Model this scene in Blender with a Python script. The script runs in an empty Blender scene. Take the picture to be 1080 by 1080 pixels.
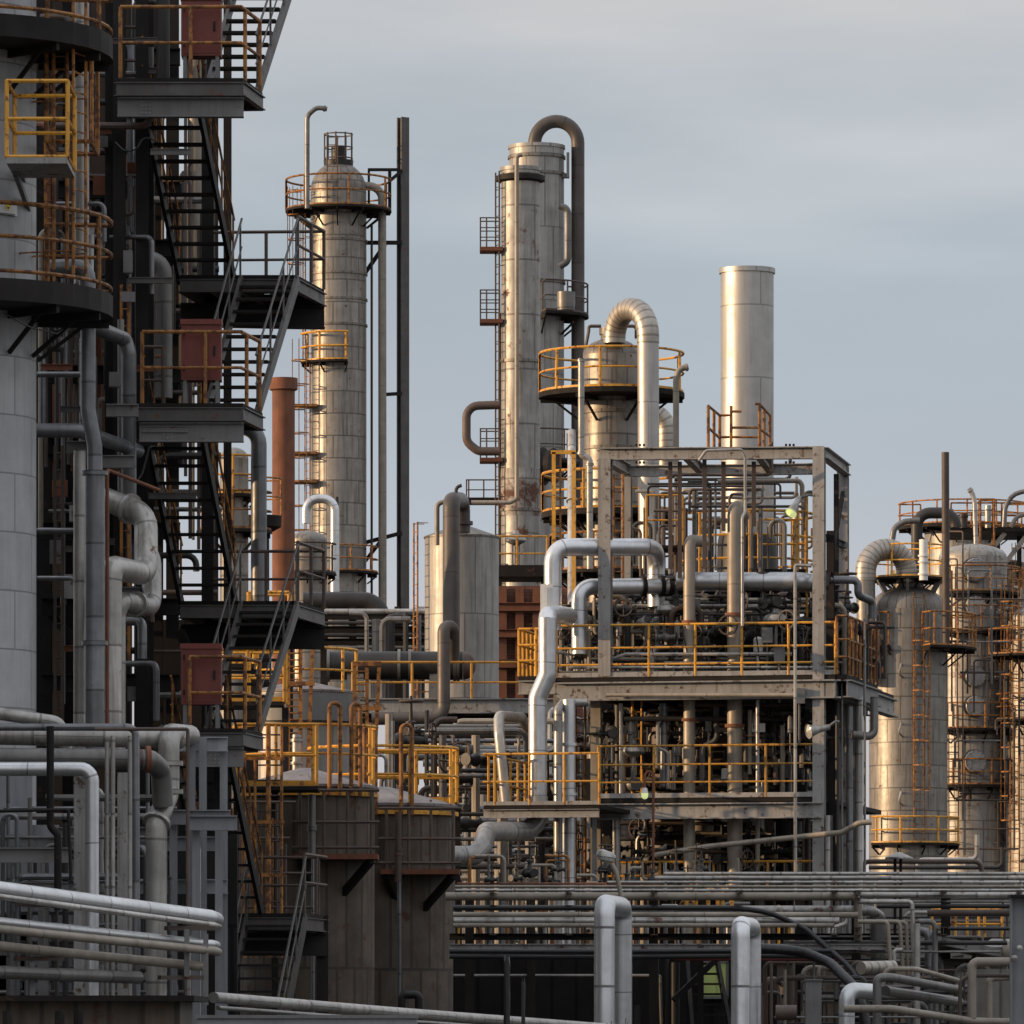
import bpy, math, random
from mathutils import Vector, Matrix
RND = random.Random(11)
FP, YH, CH = 6500.0, 1085.0, 5.0          # focal length in photo pixels, horizon row, camera height
PI = math.pi
V = Vector
UP = V((0, 0, 1))
scene = bpy.context.scene
COL = scene.collection
ORG = {}


def W(x, y, d):
    """world point seen at photo pixel (x, y) when it stands d metres away"""
    return V(((x - 540) * d / FP, d, CH + (YH - y) * d / FP))


def S(px, d): return px * d / FP
def Zp(y, d): return CH + (YH - y) * d / FP
def Yz(z, d): return YH - (z - CH) * FP / d
def Xp(x, d): return (x - 540) * d / FP


def perp(a):
    u = a.cross(UP)
    if u.length < 1e-4:
        u = V((1, 0, 0))
    u.normalize()
    return u, u.cross(a).normalized()


def fillet(pts, bend, seg):
    pts = [V(p) for p in pts]
    if len(pts) < 3:
        return pts
    out = [pts[0]]
    for i in range(1, len(pts) - 1):
        P = pts[i]
        a = P - pts[i - 1]; b = pts[i + 1] - P
        la, lb = a.length, b.length
        if la < 1e-6 or lb < 1e-6:
            continue
        a /= la; b /= lb
        phi = a.angle(b)
        if phi < 0.03 or phi > 3.1:
            out.append(P); continue
        t = bend * math.tan(phi / 2)
        t = min(t, la * (.499 if i > 1 else .98), lb * (.499 if i < len(pts) - 2 else .98))
        Rr = t / math.tan(phi / 2)
        st = P - a * t
        nn = (b - a * a.dot(b)).normalized()
        c = st + nn * Rr
        k = max(2, int(round(seg * phi / (PI / 2))))
        for j in range(k + 1):
            th = phi * j / k
            out.append(c - nn * Rr * math.cos(th) + a * Rr * math.sin(th))
    out.append(pts[-1])
    res = [out[0]]
    for p in out[1:]:
        if (p - res[-1]).length > 1e-4:
            res.append(p)
    return res


class MB:
    def __init__(self):
        self.v = []; self.f = []; self.u = []

    def face(self, idx, uv):
        self.f.append(idx); self.u.extend(uv)

    def rings(self, rings, us, vs, closed=True, cap0=True, cap1=True):
        n = len(rings[0]); b = len(self.v)
        for r in rings:
            self.v.extend([tuple(p) for p in r])
        m = n if closed else n - 1
        for i in range(len(rings) - 1):
            for j in range(m):
                k = (j + 1) % n
                self.face((b + i * n + j, b + i * n + k, b + (i + 1) * n + k, b + (i + 1) * n + j),
                          ((us[j], vs[i]), (us[j + 1], vs[i]), (us[j + 1], vs[i + 1]), (us[j], vs[i + 1])))
        if closed and cap0:
            self.face(tuple(b + j for j in range(n))[::-1], [(us[j], vs[0]) for j in range(n)][::-1])
        if closed and cap1:
            o = b + (len(rings) - 1) * n
            self.face(tuple(o + j for j in range(n)), [(us[j], vs[-1]) for j in range(n)])

    def tube(self, pts, r, n=8, bend=None, seg=5, caps=True):
        path = fillet(pts, 3 * r if bend is None else bend, seg)
        if len(path) < 2:
            return self
        t = (path[1] - path[0]).normalized()
        u, w = perp(t)
        rings = []; vs = []; L = 0
        for i, p in enumerate(path):
            if i == 0: tt = t
            elif i == len(path) - 1: tt = (path[i] - path[i - 1]).normalized()
            else:
                tt = (path[i + 1] - path[i]).normalized() + (path[i] - path[i - 1]).normalized()
                tt = tt.normalized() if tt.length > 1e-6 else t
            u = (u - tt * u.dot(tt)).normalized()
            w = tt.cross(u)
            if i: L += (path[i] - path[i - 1]).length
            vs.append(L)
            rings.append([p + (u * math.cos(2 * PI * j / n) + w * math.sin(2 * PI * j / n)) * r for j in range(n)])
        us = [2 * PI * r * j / n for j in range(n + 1)]
        self.rings(rings, us, vs, True, caps, caps)
        return self

    def lathe(self, prof, o, axis=UP, n=32, a0=PI / 2, cap0=True, cap1=True):
        """prof: (radius, height) pairs along the axis from o"""
        axis = axis.normalized()
        if abs(axis.z) > .99:
            u, w = V((1, 0, 0)), V((0, 1, 0)) * (1 if axis.z > 0 else -1)
        else:
            u, w = perp(axis)
        rm = max(p[0] for p in prof)
        rings = []; vs = []; L = 0
        for i, (r, h) in enumerate(prof):
            if i: L += math.hypot(r - prof[i - 1][0], h - prof[i - 1][1])
            vs.append(L if abs(axis.z) < .99 else (h if i == 0 else vs[-1] + (L - pl)))
            pl = L
            r = max(r, 1e-4)
            rings.append([o + axis * h + (u * math.cos(a0 + 2 * PI * j / n) + w * math.sin(a0 + 2 * PI * j / n)) * r for j in range(n)])
        us = [2 * PI * rm * j / n for j in range(n + 1)]
        self.rings(rings, us, vs, True, cap0, cap1)
        return self

    def obox(self, c, ax, ay, az):
        """box from centre and three half axes"""
        b = len(self.v)
        for sx in (-1, 1):
            for sy in (-1, 1):
                for sz in (-1, 1):
                    self.v.append(tuple(c + ax * sx + ay * sy + az * sz))
        lx, ly, lz = ax.length, ay.length, az.length
        for idx, (p, q) in (((0, 1, 3, 2), (lz, ly)), ((4, 6, 7, 5), (ly, lz)), ((0, 4, 5, 1), (lx, lz)),
                            ((2, 3, 7, 6), (lz, lx)), ((0, 2, 6, 4), (ly, lx)), ((1, 5, 7, 3), (lx, ly))):
            self.face(tuple(b + i for i in idx), ((0, 0), (2 * p, 0), (2 * p, 2 * q), (0, 2 * q)))
        return self

    def box(self, p0, p1):
        p0 = V(p0); p1 = V(p1)
        h = (p1 - p0) / 2
        return self.obox((p0 + p1) / 2, V((h.x, 0, 0)), V((0, h.y, 0)), V((0, 0, h.z)))

    def beam(self, p0, p1, w, h, side=None):
        a = p1 - p0
        if side is None:
            u, v = perp(a.normalized())
        else:
            u = (side - a.normalized() * side.dot(a.normalized())).normalized(); v = u.cross(a.normalized())
        return self.obox((p0 + p1) / 2, u * w / 2, v * h / 2, a / 2)

    def ibeam(self, p0, p1, w, h, side=None, t=None):
        a = (p1 - p0).normalized()
        if side is None:
            u, v = perp(a)
        else:
            u = (side - a * side.dot(a)).normalized(); v = u.cross(a)
        t = t or max(.014, h * .08)
        m = (p0 + p1) / 2; L = (p1 - p0) / 2
        for s in (-1, 1):
            self.obox(m + v * s * (h / 2 - t / 2), u * w / 2, v * t / 2, L)
        self.obox(m, u * t * .5, v * (h / 2 - t - .0005), L * .9999)
        return self

    def slab(self, poly, z1, th):
        """horizontal plate over a plan polygon (counter-clockwise xy points), top at z1"""
        n = len(poly); b = len(self.v)
        for z in (z1 - th, z1):
            for p in poly:
                self.v.append((p[0], p[1], z))
        self.face(tuple(b + n + i for i in range(n)), [(p[0], p[1]) for p in poly])
        self.face(tuple(b + i for i in range(n))[::-1], [(p[0], p[1]) for p in poly][::-1])
        for i in range(n):
            k = (i + 1) % n
            l = math.hypot(poly[k][0] - poly[i][0], poly[k][1] - poly[i][1])
            self.face((b + i, b + k, b + n + k, b + n + i), ((0, 0), (l, 0), (l, th), (0, th)))
        return self

    def rail(self, path, h=1.05, mids=(.5,), r=.024, step=1.3, toe=.1, closed=False, rp=None):
        """guard rail along deck points"""
        path = [V(p) for p in path]
        rp = rp or r
        for hh in (h,) + tuple(m * h for m in mids):
            for a, b in zip(path, path[1:]):
                self.tube([a + UP * hh, b + UP * hh], r if hh == h else r * .85, 6)
        if toe:
            for a, b in zip(path, path[1:]):
                self.beam(a + UP * (toe / 2 + .005), b + UP * (toe / 2 + .005), .012, toe)
        L = 0; nxt = 0
        tot = sum((b - a).length for a, b in zip(path, path[1:]))
        k = max(1, round(tot / step)); st = tot / k
        for a, b in zip(path, path[1:]):
            l = (b - a).length
            while nxt <= L + l + 1e-4:
                p = a + (b - a) * min(1, (nxt - L) / max(l, 1e-6))
                self.tube([p, p + UP * h], rp, 6)
                nxt += st
            L += l
        return self


MATS = {}


def build(mb, name, mat, parent=None, origin=None, sharp=32):
    if not mb.v:
        return None
    xs = [p[0] for p in mb.v]; ys = [p[1] for p in mb.v]; zs = [p[2] for p in mb.v]
    if origin is None:
        origin = V(((min(xs) + max(xs)) / 2, (min(ys) + max(ys)) / 2, min(zs)))
    me = bpy.data.meshes.new(name)
    me.from_pydata([(p[0] - origin.x, p[1] - origin.y, p[2] - origin.z) for p in mb.v], [], mb.f)
    uv = me.uv_layers.new(name='UVMap')
    flat = [c for q in mb.u for c in q]
    uv.data.foreach_set('uv', flat)
    me.materials.append(MATS[mat])
    me.polygons.foreach_set('use_smooth', [True] * len(me.polygons))
    me.update()
    me.set_sharp_from_angle(angle=math.radians(sharp))
    o = bpy.data.objects.new(name, me)
    COL.objects.link(o)
    ORG[o.name] = origin
    if parent is not None:
        o.parent = parent
        o.location = origin - ORG[parent.name]
    else:
        o.location = origin
    return o


def tag(o, label=None, cat=None, group=None, kind=None):
    if label:
        nw = len(label.split())
        assert 4 <= nw <= 16, label
        o['label'] = label
    if cat: o['category'] = cat
    if group: o['group'] = group
    if kind: o['kind'] = kind
    return o


def thing(name, label, cat, loc, group=None):
    o = bpy.data.objects.new(name, None)
    COL.objects.link(o)
    o.empty_display_size = .2
    o.location = loc
    ORG[o.name] = V(loc)
    return tag(o, label, cat, group)


def dup(root, loc, rotz=0, sc=1.0, label=None, group=None, rot=None):
    r = root.copy(); COL.objects.link(r); r.location = loc
    r.rotation_euler = rot if rot else (0, 0, rotz); r.scale = (sc,) * 3
    if label: r['label'] = label
    if group: r['group'] = group
    for ch in list(root.children):
        c = ch.copy(); COL.objects.link(c); c.parent = r
        for g in list(ch.children):
            e = g.copy(); COL.objects.link(e); e.parent = c
    return r


# ---------------------------------------------------------------- materials
def material(name, base, rough=.5, metal=0., rust=0., rustcol=(.10, .035, .015), dark=.55, streak=.35, panel=None,
             mortar=.02, mortdark=.35, pvar=.12, ns=2.0, ring=None, emit=None, spec=.5, rscale=3., bump=.15, offs=.5, ovar=.2):
    m = bpy.data.materials.new(name); m.use_nodes = True
    nt = m.node_tree; N = nt.nodes; L = nt.links
    N.clear()
    out = N.new('ShaderNodeOutputMaterial'); bs = N.new('ShaderNodeBsdfPrincipled')
    L.new(bs.outputs[0], out.inputs[0])
    bs.inputs['Metallic'].default_value = metal
    bs.inputs['Specular IOR Level'].default_value = spec
    geo = N.new('ShaderNodeNewGeometry')
    uvn = N.new('ShaderNodeUVMap'); uvn.uv_map = 'UVMap'

    def math_(op, a, b=None, c=None):
        q = N.new('ShaderNodeMath'); q.operation = op
        for i, s in enumerate((a, b, c)):
            if s is None: continue
            if isinstance(s, (int, float)): q.inputs[i].default_value = s
            else: L.new(s, q.inputs[i])
        return q.outputs[0]

    def noise(scale, vec, detail=4, rgh=.6):
        q = N.new('ShaderNodeTexNoise'); q.inputs['Scale'].default_value = scale
        q.inputs['Detail'].default_value = detail; q.inputs['Roughness'].default_value = rgh
        L.new(vec, q.inputs['Vector']); return q.outputs['Fac']

    def mapr(v, a, b, c=0., d=1.):
        q = N.new('ShaderNodeMapRange'); q.inputs[1].default_value = a; q.inputs[2].default_value = b
        q.inputs[3].default_value = c; q.inputs[4].default_value = d
        L.new(v, q.inputs[0]); return q.outputs[0]

    def mix(fac, a, b, mode='MIX'):
        q = N.new('ShaderNodeMix'); q.data_type = 'RGBA'; q.blend_type = mode
        for s, k in ((fac, 0), (a, 6), (b, 7)):
            if isinstance(s, (int, float)): q.inputs[k].default_value = s
            elif isinstance(s, tuple): q.inputs[k].default_value = (*s, 1)
            else: L.new(s, q.inputs[k])
        return q.outputs[2]

    oi = N.new('ShaderNodeObjectInfo')
    offv = N.new('ShaderNodeVectorMath'); offv.operation = 'MULTIPLY_ADD'
    L.new(oi.outputs['Random'], offv.inputs[0]); offv.inputs[1].default_value = (37, 53, 71); L.new(geo.outputs['Position'], offv.inputs[2])
    pos = offv.outputs[0]
    n1 = noise(ns, pos, 5)
    col = mix(mapr(n1, .3, .72), base, tuple(c * dark for c in base))
    st = N.new('ShaderNodeVectorMath'); st.operation = 'MULTIPLY'; L.new(pos, st.inputs[0]); st.inputs[1].default_value = (5, 5, .28)
    n2 = noise(1.6, st.outputs[0], 5, .65)
    if streak:
        col = mix(math_('MULTIPLY', mapr(n2, .48, .78), streak), col, (base[0] * .30 + .01, base[1] * .25 + .006, base[2] * .20 + .003))
    height = None
    if panel:
        br = N.new('ShaderNodeTexBrick'); L.new(uvn.outputs[0], br.inputs['Vector'])
        br.offset = offs
        br.inputs['Scale'].default_value = 1.; br.inputs['Brick Width'].default_value = panel[0]
        br.inputs['Row Height'].default_value = panel[1]; br.inputs['Mortar Size'].default_value = mortar
        br.inputs['Mortar Smooth'].default_value = .1
        br.inputs['Color1'].default_value = (1 - pvar,) * 3 + (1,); br.inputs['Color2'].default_value = (1 + pvar,) * 3 + (1,)
        br.inputs['Mortar'].default_value = (1, 1, 1, 1)
        col = mix(1., col, br.outputs['Color'], 'MULTIPLY')
        col = mix(math_('MULTIPLY', br.outputs['Fac'], 1 - mortdark), col, tuple(c * mortdark * .5 for c in base))
        height = math_('MULTIPLY', br.outputs['Fac'], -.5)
    if ring:
        sp = N.new('ShaderNodeSeparateXYZ'); L.new(uvn.outputs[0], sp.inputs[0])
        fr = math_('FRACT', math_('DIVIDE', sp.outputs['Y'], ring))
        ln = math_('GREATER_THAN', fr, 1 - mortar / ring)
        col = mix(math_('MULTIPLY', ln, 1 - mortdark), col, tuple(c * mortdark * .5 for c in base))
        height = math_('MULTIPLY', ln, -.5)
    mval = None
    if rust:
        n3 = noise(rscale, pos, 7, .72)
        th = .72 - .35 * rust
        rf = mapr(n3, th, th + .07)
        s2 = N.new('ShaderNodeVectorMath'); s2.operation = 'MULTIPLY'; L.new(pos, s2.inputs[0]); s2.inputs[1].default_value = (3.1, 3.1, .16)
        n5 = noise(2.3, s2.outputs[0], 6, .7)
        rf = math_('MAXIMUM', rf, math_('MULTIPLY', mapr(n5, .70 - .22 * rust, .80 - .22 * rust), min(1., .45 + rust)))
        n4 = noise(rscale * 4, pos, 3)
        col = mix(rf, col, mix(n4, tuple(c * .45 for c in rustcol), tuple(c * 1.5 for c in rustcol)))
        if metal:
            L.new(math_('MULTIPLY', math_('SUBTRACT', 1., rf), metal), bs.inputs['Metallic'])
        rg = math_('ADD', mapr(rf, 0, 1, rough, max(rough, .8)), mapr(n1, 0, 1, -.08, .08))
    else:
        rg = mapr(n1, .2, .8, rough - .1, rough + .12)
    L.new(rg, bs.inputs['Roughness'])
    if ovar:
        mul = N.new('ShaderNodeVectorMath'); mul.operation = 'SCALE'; L.new(col, mul.inputs[0])
        L.new(mapr(oi.outputs['Random'], 0, 1, 1 - ovar, 1 + ovar), mul.inputs['Scale'])
        col = mul.outputs[0]
    L.new(col, bs.inputs['Base Color'])
    if bump:
        bp = N.new('ShaderNodeBump'); bp.inputs['Strength'].default_value = bump; bp.inputs['Distance'].default_value = .03
        hn = noise(ns * 1.3, pos, 2)
        L.new(math_('ADD', hn, height) if height else hn, bp.inputs['Height'])
        L.new(bp.outputs[0], bs.inputs['Normal'])
    if emit:
        bs.inputs['Emission Color'].default_value = (*emit[0], 1); bs.inputs['Emission Strength'].default_value = emit[1]
    MATS[name] = m
    return m


material('silver', (.62, .63, .64), .36, .8, streak=.25, ring=.95, mortar=.022, dark=.8, bump=.25, ovar=.08)
material('silver_ribbed', (.40, .365, .32), .44, .65, streak=.5, ring=.19, mortar=.05, dark=.75, bump=.3, mortdark=.45, ovar=.05)
material('stack_aluminium', (.42, .405, .385), .48, .75, streak=.4, panel=(2.2, 1.65), mortar=.018, mortdark=.5, pvar=.02, dark=.86, bump=.12, offs=.4, ovar=0)
material('clad_old', (.27, .25, .222), .46, .45, streak=1., rust=.32, panel=(1.15, .92), mortar=.03, pvar=.10, dark=.7, bump=.25, ovar=.06)
material('clad_stained', (.33, .315, .29), .5, .35, streak=1., rust=.40, panel=(1.2, 1.7), mortar=.03, pvar=.06, dark=.62, bump=.25, ovar=.04, rscale=1.2)
material('clad_white', (.36, .365, .37), .5, .05, streak=.3, panel=(1.5, .905), mortar=.014, pvar=.07, dark=.82, bump=.3, mortdark=.4, offs=.35, ovar=0)
material('clad_gore', (.20, .18, .158), .5, .4, streak=.9, rust=.25, panel=(.42, 40), mortar=.025, pvar=.08, dark=.65, ovar=.05)
material('clad_vertical', (.33, .318, .30), .5, .3, streak=.85, panel=(.62, 2.4), mortar=.018, pvar=.06, dark=.75, ovar=.05, rust=.06)
material('tank_wall', (.108, .084, .062), .75, 0, streak=1., panel=(.42, 2.05), mortar=.03, pvar=.16, dark=.5, ovar=.08, rust=.42, rustcol=(.062, .027, .013))
material('tank_roof', (.22, .19, .18), .6, .1, streak=0, panel=(.6, 40), mortar=.02, pvar=.1, rust=.35, ovar=.1)
material('pipe_grey', (.19, .182, .172), .42, .35, streak=.6, rust=.2, panel=(60, 1.3), pvar=.14, mortar=.022, ovar=.2, dark=.62, bump=.3)
material('pipe_shade', (.19, .195, .205), .36, .5, streak=.6, rust=.2, panel=(60, 1.15), pvar=.16, mortar=.02, ovar=.12, dark=.62, bump=.35)
material('pipe_light', (.42, .405, .38), .38, .4, streak=.9, rust=.30, panel=(60, 1.05), pvar=.13, mortar=.02, ovar=.15, dark=.62, bump=.35)
material('pipe_tan', (.29, .25, .20), .5, .15, streak=.5, rust=.25, ring=2.2, mortar=.02, ovar=.2, dark=.65)
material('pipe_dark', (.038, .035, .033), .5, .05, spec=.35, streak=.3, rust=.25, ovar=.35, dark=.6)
material('pipe_umber', (.085, .07, .06), .5, .1, streak=.5, rust=.3, panel=(60, 1.6), pvar=.14, mortar=.02, ovar=.1, dark=.6)
material('pipe_brown', (.09, .062, .048), .6, 0, streak=.3, rust=.45, rustcol=(.09, .045, .03), ovar=.25)
material('rusted', (.19, .066, .03), .8, 0, streak=.5, rust=.5, rustcol=(.11, .045, .025), dark=.6, ovar=.1, rscale=1.5)
material('steel_grey', (.17, .168, .165), .55, .1, streak=.5, rust=.32, rscale=5, ovar=.12, dark=.75)
material('steel_worn', (.30, .292, .28), .55, .1, streak=.7, rust=.46, rscale=5, ovar=.1, dark=.75, rustcol=(.07, .035, .02))
material('steel_blue', (.24, .25, .265), .5, .1, streak=.5, rust=.16, rscale=4, ovar=.15, dark=.8)
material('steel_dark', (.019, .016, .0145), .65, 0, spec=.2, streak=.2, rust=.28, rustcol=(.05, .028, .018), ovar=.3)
material('rail_steel', (.085, .08, .076), .5, .2, streak=.4, rust=.4, rscale=6, ovar=.15, dark=.6)
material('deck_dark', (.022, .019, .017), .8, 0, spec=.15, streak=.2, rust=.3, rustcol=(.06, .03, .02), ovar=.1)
material('yellow', (.62, .30, .028), .5, 0, streak=.25, rust=.5, rscale=7, rustcol=(.13, .045, .014), dark=.7, ovar=.25, bump=.1)
material('yellow_rusty', (.36, .15, .026), .6, 0, streak=.3, rust=.66, rscale=6, rustcol=(.10, .038, .015), dark=.6, ovar=.3, bump=.1)
material('rail_dark', (.075, .055, .042), .6, 0, streak=.2, rust=.5, rscale=7, rustcol=(.10, .04, .02), ovar=.2, bump=.1)
material('red_panel', (.17, .030, .019), .55, 0, streak=.5, rust=.05, dark=.72, ovar=.05, bump=.1)
material('cable_black', (.012, .012, .013), .45, 0, streak=0, ovar=.2)
material('hose_black', (.012, .012, .013), .4, 0, streak=0, ring=.14, mortar=.05, mortdark=.3, ovar=.1, bump=.5)
material('white_paint', (.68, .67, .64), .5, 0, streak=.3, rust=.05, ovar=.08, dark=.85)
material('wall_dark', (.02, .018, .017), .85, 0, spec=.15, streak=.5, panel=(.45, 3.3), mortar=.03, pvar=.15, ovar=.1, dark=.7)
material('wall_sheet', (.17, .16, .145), .7, 0, streak=.8, panel=(.8, 2.4), mortar=.02, pvar=.12, rust=.25, ovar=.12)
material('brick', (.17, .07, .045), .85, 0, streak=.4, panel=(.25, .09), mortar=.012, mortdark=.5, pvar=.25, rust=.3, rustcol=(.25, .20, .16), rscale=1.5, ovar=0)
material('sign_yellow', (.7, .5, .03), .5, 0, streak=.1, ovar=0, bump=0)
material('sign_black', (.02, .02, .02), .5, 0, streak=0, ovar=0, bump=0)
material('lamp_lit', (.5, .6, .2), .3, 0, streak=0, ovar=0, bump=0, emit=((.85, .95, .42), .6))
material('glass_green', (.30, .36, .12), .3, 0, streak=.4, ovar=0, panel=(.5, .8), mortar=.03, emit=((.5, .6, .2), .12))
material('lamp_glass', (.45, .46, .42), .15, 0, streak=.1, ovar=0, bump=0)
material('ground', (.06, .056, .05), .9, 0, streak=0, ns=.15, ovar=0, dark=.6)
material('twig', (.035, .028, .02), .8, 0, streak=0, ovar=.2, bump=0)


material('clad_rusty', (.36, .34, .31), .6, .3, streak=1., rust=.62, rustcol=(.085, .035, .02), panel=(1.2, 1.7), mortar=.03, rscale=.9, ovar=0)


# ---------------------------------------------------------------- reusable pieces
def pipe(name, label, mat, rpx, pts, cat='pipe', group=None, bend=None, n=14, flanges=(), fmat=None, parent=None, seg=6):
    """pts: photo pixel x, y and distance; rpx: radius in pixels at the mean distance; flanges: fractions along the straight legs (leg + t)"""
    d = sum(p[2] for p in pts) / len(pts)
    r = S(rpx, d)
    ws = [W(*p) for p in pts]
    if S(1, d) * 3.2 > r * 1.6: n = min(n, 8)
    o = build(MB().tube(ws, r, n, None if bend is None else S(bend, d), seg), name, mat, parent)
    if parent is None:
        tag(o, label, cat, group)
    for q in flanges:
        i = int(q); t = q - i
        a, b = ws[i], ws[i + 1]
        p = a.lerp(b, t); ax = (b - a).normalized()
        w = max(.03, r * .22)
        build(MB().tube([p - ax * w, p + ax * w], r * 1.32, n), 'flange', fmat or mat, o)
    return o


def arc(X, Y, z, r, a0, a1, n=None):
    n = n or max(3, int(abs(a1 - a0) / 12))
    return [V((X + r * math.cos(math.radians(a0 + (a1 - a0) * i / n)), Y + r * math.sin(math.radians(a0 + (a1 - a0) * i / n)), z)) for i in range(n + 1)]


class Column:
    """an upright vessel: Empty at the ground, shell and head below it"""
    def __init__(s, name, label, cat, cx, d, rpx, ytop, mat, head='dome', hpx=None, headmat=None, ybot=None, bands=(), bandmat=None, n=56, group=None, z0=0.):
        s.d = d; s.X = Xp(cx, d); s.Y = d; s.r = S(rpx, d); s.z0 = z0
        zt = Zp(ytop, d); h = S(hpx if hpx is not None else rpx * .6, d)
        if head == 'flat': h = 0
        s.root = thing(name, label, cat, V((s.X, s.Y, s.z0)), group)
        c = V((s.X, s.Y, 0))
        s.zt = zt; zs = zt - h
        s.shell = build(MB().lathe([(s.r, s.z0), (s.r, zs)], c, n=n), 'shell', mat, s.root, origin=V((s.X, s.Y, s.z0)))
        if head == 'dome':
            k = 10
            prof = [(s.r * 1.0, zs + .001)] + [(s.r * math.cos(PI / 2 * i / k), zs + h * math.sin(PI / 2 * i / k)) for i in range(1, k + 1)]
            s.head = build(MB().lathe(prof, c, n=n), 'dome_head', headmat or mat, s.root)
        elif head == 'cone':
            prof = [(s.r * 1.03, zs), (s.r * 1.03, zs + .05), (s.r * .08, zt), (0, zt)]
            s.head = build(MB().lathe(prof, c, n=n), 'cone_roof', headmat or mat, s.root)
        elif head == 'flat':
            prof = [(s.r + .005, zt - .08), (s.r + .035, zt - .08), (s.r + .035, zt + .03), (s.r - .08, zt + .03)]
            s.head = build(MB().lathe(prof, c, n=n, cap0=False, cap1=True), 'rim', headmat or mat, s.root)
        for y in bands:
            z = Zp(y, d)
            build(MB().lathe([(s.r - .01, z), (s.r + .05, z), (s.r + .05, z + .09), (s.r - .01, z + .09)], c, n=n, cap0=False, cap1=False), 'stiffening_ring', bandmat or mat, s.root)

    def pt(s, a, r, z): return V((s.X + r * math.cos(math.radians(a)), s.Y + r * math.sin(math.radians(a)), z))

    def platform(s, y, rout, a0=-180, a1=180, rmat='yellow', rh=1.05, mids=(.5,), toe=.06, th=.09, dmat='deck_dark', rr=.026, step=1.1, gap=None, nb=8, rin=None):
        z = Zp(y, s.d); ro = S(rout, s.d); ri = (s.r + .03) if rin is None else S(rin, s.d)
        full = a1 - a0 >= 359
        n = max(6, int((a1 - a0) / 9))
        mb = MB()
        for i in range(n):
            q0, q1 = a0 + (a1 - a0) * i / n, a0 + (a1 - a0) * (i + 1) / n
            P = [s.pt(q0, ri, 0), s.pt(q0, ro, 0), s.pt(q1, ro, 0), s.pt(q1, ri, 0)]
            mb.slab([(p.x, p.y) for p in P], z, th)
        pf = build(mb, 'platform', dmat, s.root)
        A = arc(s.X, s.Y, z, ro - .03, a0, a1, n)
        if not full:
            A = [s.pt(a0, ri + .15, z)] + A + [s.pt(a1, ri + .15, z)]
        if gap:
            A = [p for p in A if not (gap[0] < math.degrees(math.atan2(p.y - s.Y, p.x - s.X)) < gap[1])]
        build(MB().rail(A, rh, mids, rr, step, toe), 'railing', rmat, pf)
        nb = max(2, int(nb * (a1 - a0) / 360))
        for i in range(nb + (0 if full else 1)):
            a = a0 + (a1 - a0) * i / nb
            b = MB()
            p0, p1 = s.pt(a, ri, z - th - .06), s.pt(a, ro - .05, z - th - .06)
            b.beam(p0, p1, .06, .12)
            b.beam(s.pt(a, ri, z - th - .1 - min(.55, (ro - ri) * .6)), s.pt(a, ri + min(.7, (ro - ri) * .75), z - th - .1), .05, .06)
            build(b, 'bracket', dmat, pf)
        return pf

    def ladder(s, a, y0, y1, mat='yellow_rusty', cage=True, off=.22, cmat=None, hoop=.36):
        zt, zb = Zp(y0, s.d), Zp(y1, s.d)
        rad = V((math.cos(math.radians(a)), math.sin(math.radians(a)), 0)); tan = V((-rad.y, rad.x, 0))
        base = V((s.X, s.Y, 0)) + rad * (s.r + off)
        mb = MB()
        for k in (-1, 1):
            mb.tube([base + tan * .22 * k + UP * zb, base + tan * .22 * k + UP * zt], .026, 6)
        z = zb + .15
        while z < zt:
            mb.tube([base - tan * .22 + UP * z, base + tan * .22 + UP * z], .014, 5); z += .3
        z = zb + .4
        while z < zt:
            for k in (-1, 1):
                mb.beam(base + tan * .22 * k + UP * z - rad * off * 1.02, base + tan * .22 * k + UP * z, .04, .02)
            z += 2.4
        ld = build(mb, 'ladder', mat, s.root)
        if cage:
            cg = MB(); z = zb + 2.1
            c = base + rad * hoop * .95
            hs = []
            while z < zt + 1.0:
                pts = [c + UP * z + (rad * math.cos(t) + tan * math.sin(t)) * hoop for t in [math.radians(q) for q in range(-145, 146, 29)]]
                for p, q in zip(pts, pts[1:]): cg.beam(p, q, .012, .05)
                z += 1.0
            for t in (-110, -55, 0, 55, 110):
                t = math.radians(t)
                p = c + (rad * math.cos(t) + tan * math.sin(t)) * hoop
                cg.beam(p + UP * (zb + 2.1), p + UP * (zt + 1.0), .03, .012, side=V((1, .3, 0)))
            build(cg, 'safety_cage', cmat or mat, ld)
        return ld


def flight(root, tl, tr, bl, br, n, smat='steel_dark', tmat='steel_dark', hmat='yellow_rusty', hand=(1, 1), hh=.95, name='stair_flight'):
    """a stair flight from top edge (tl, tr) to bottom edge (bl, br); handrails a part of it"""
    mb = MB()
    for a, b in ((tl, bl), (tr, br)):
        mb.beam(a - UP * .08, b - UP * .08, .06, .20)
    fl = build(mb, name, smat, root)
    t = MB()
    for i in range(1, n):
        k = i / n
        a, b = tl.lerp(bl, k), tr.lerp(br, k)
        run = (bl - tl); run.z = 0; run.normalize()
        wd = (b - a).normalized() * ((b - a).length / 2 - .04)
        t.obox((a + b) / 2, wd, run * .125, UP * .02)
    build(t, 'tread', tmat, fl)
    for on, a, b in ((hand[0], tl, bl), (hand[1], tr, br)):
        if not on: continue
        h = MB()
        h.tube([a + UP * hh, b + UP * hh], .021, 6)
        h.tube([a + UP * hh * .5, b + UP * hh * .5], .015, 6)
        for k in (.04, .35, .66, .97):
            p = a.lerp(b, k); h.tube([p - UP * .1, p + UP * hh], .018, 6)
        build(h, 'handrail', hmat, fl)
    return fl
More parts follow.
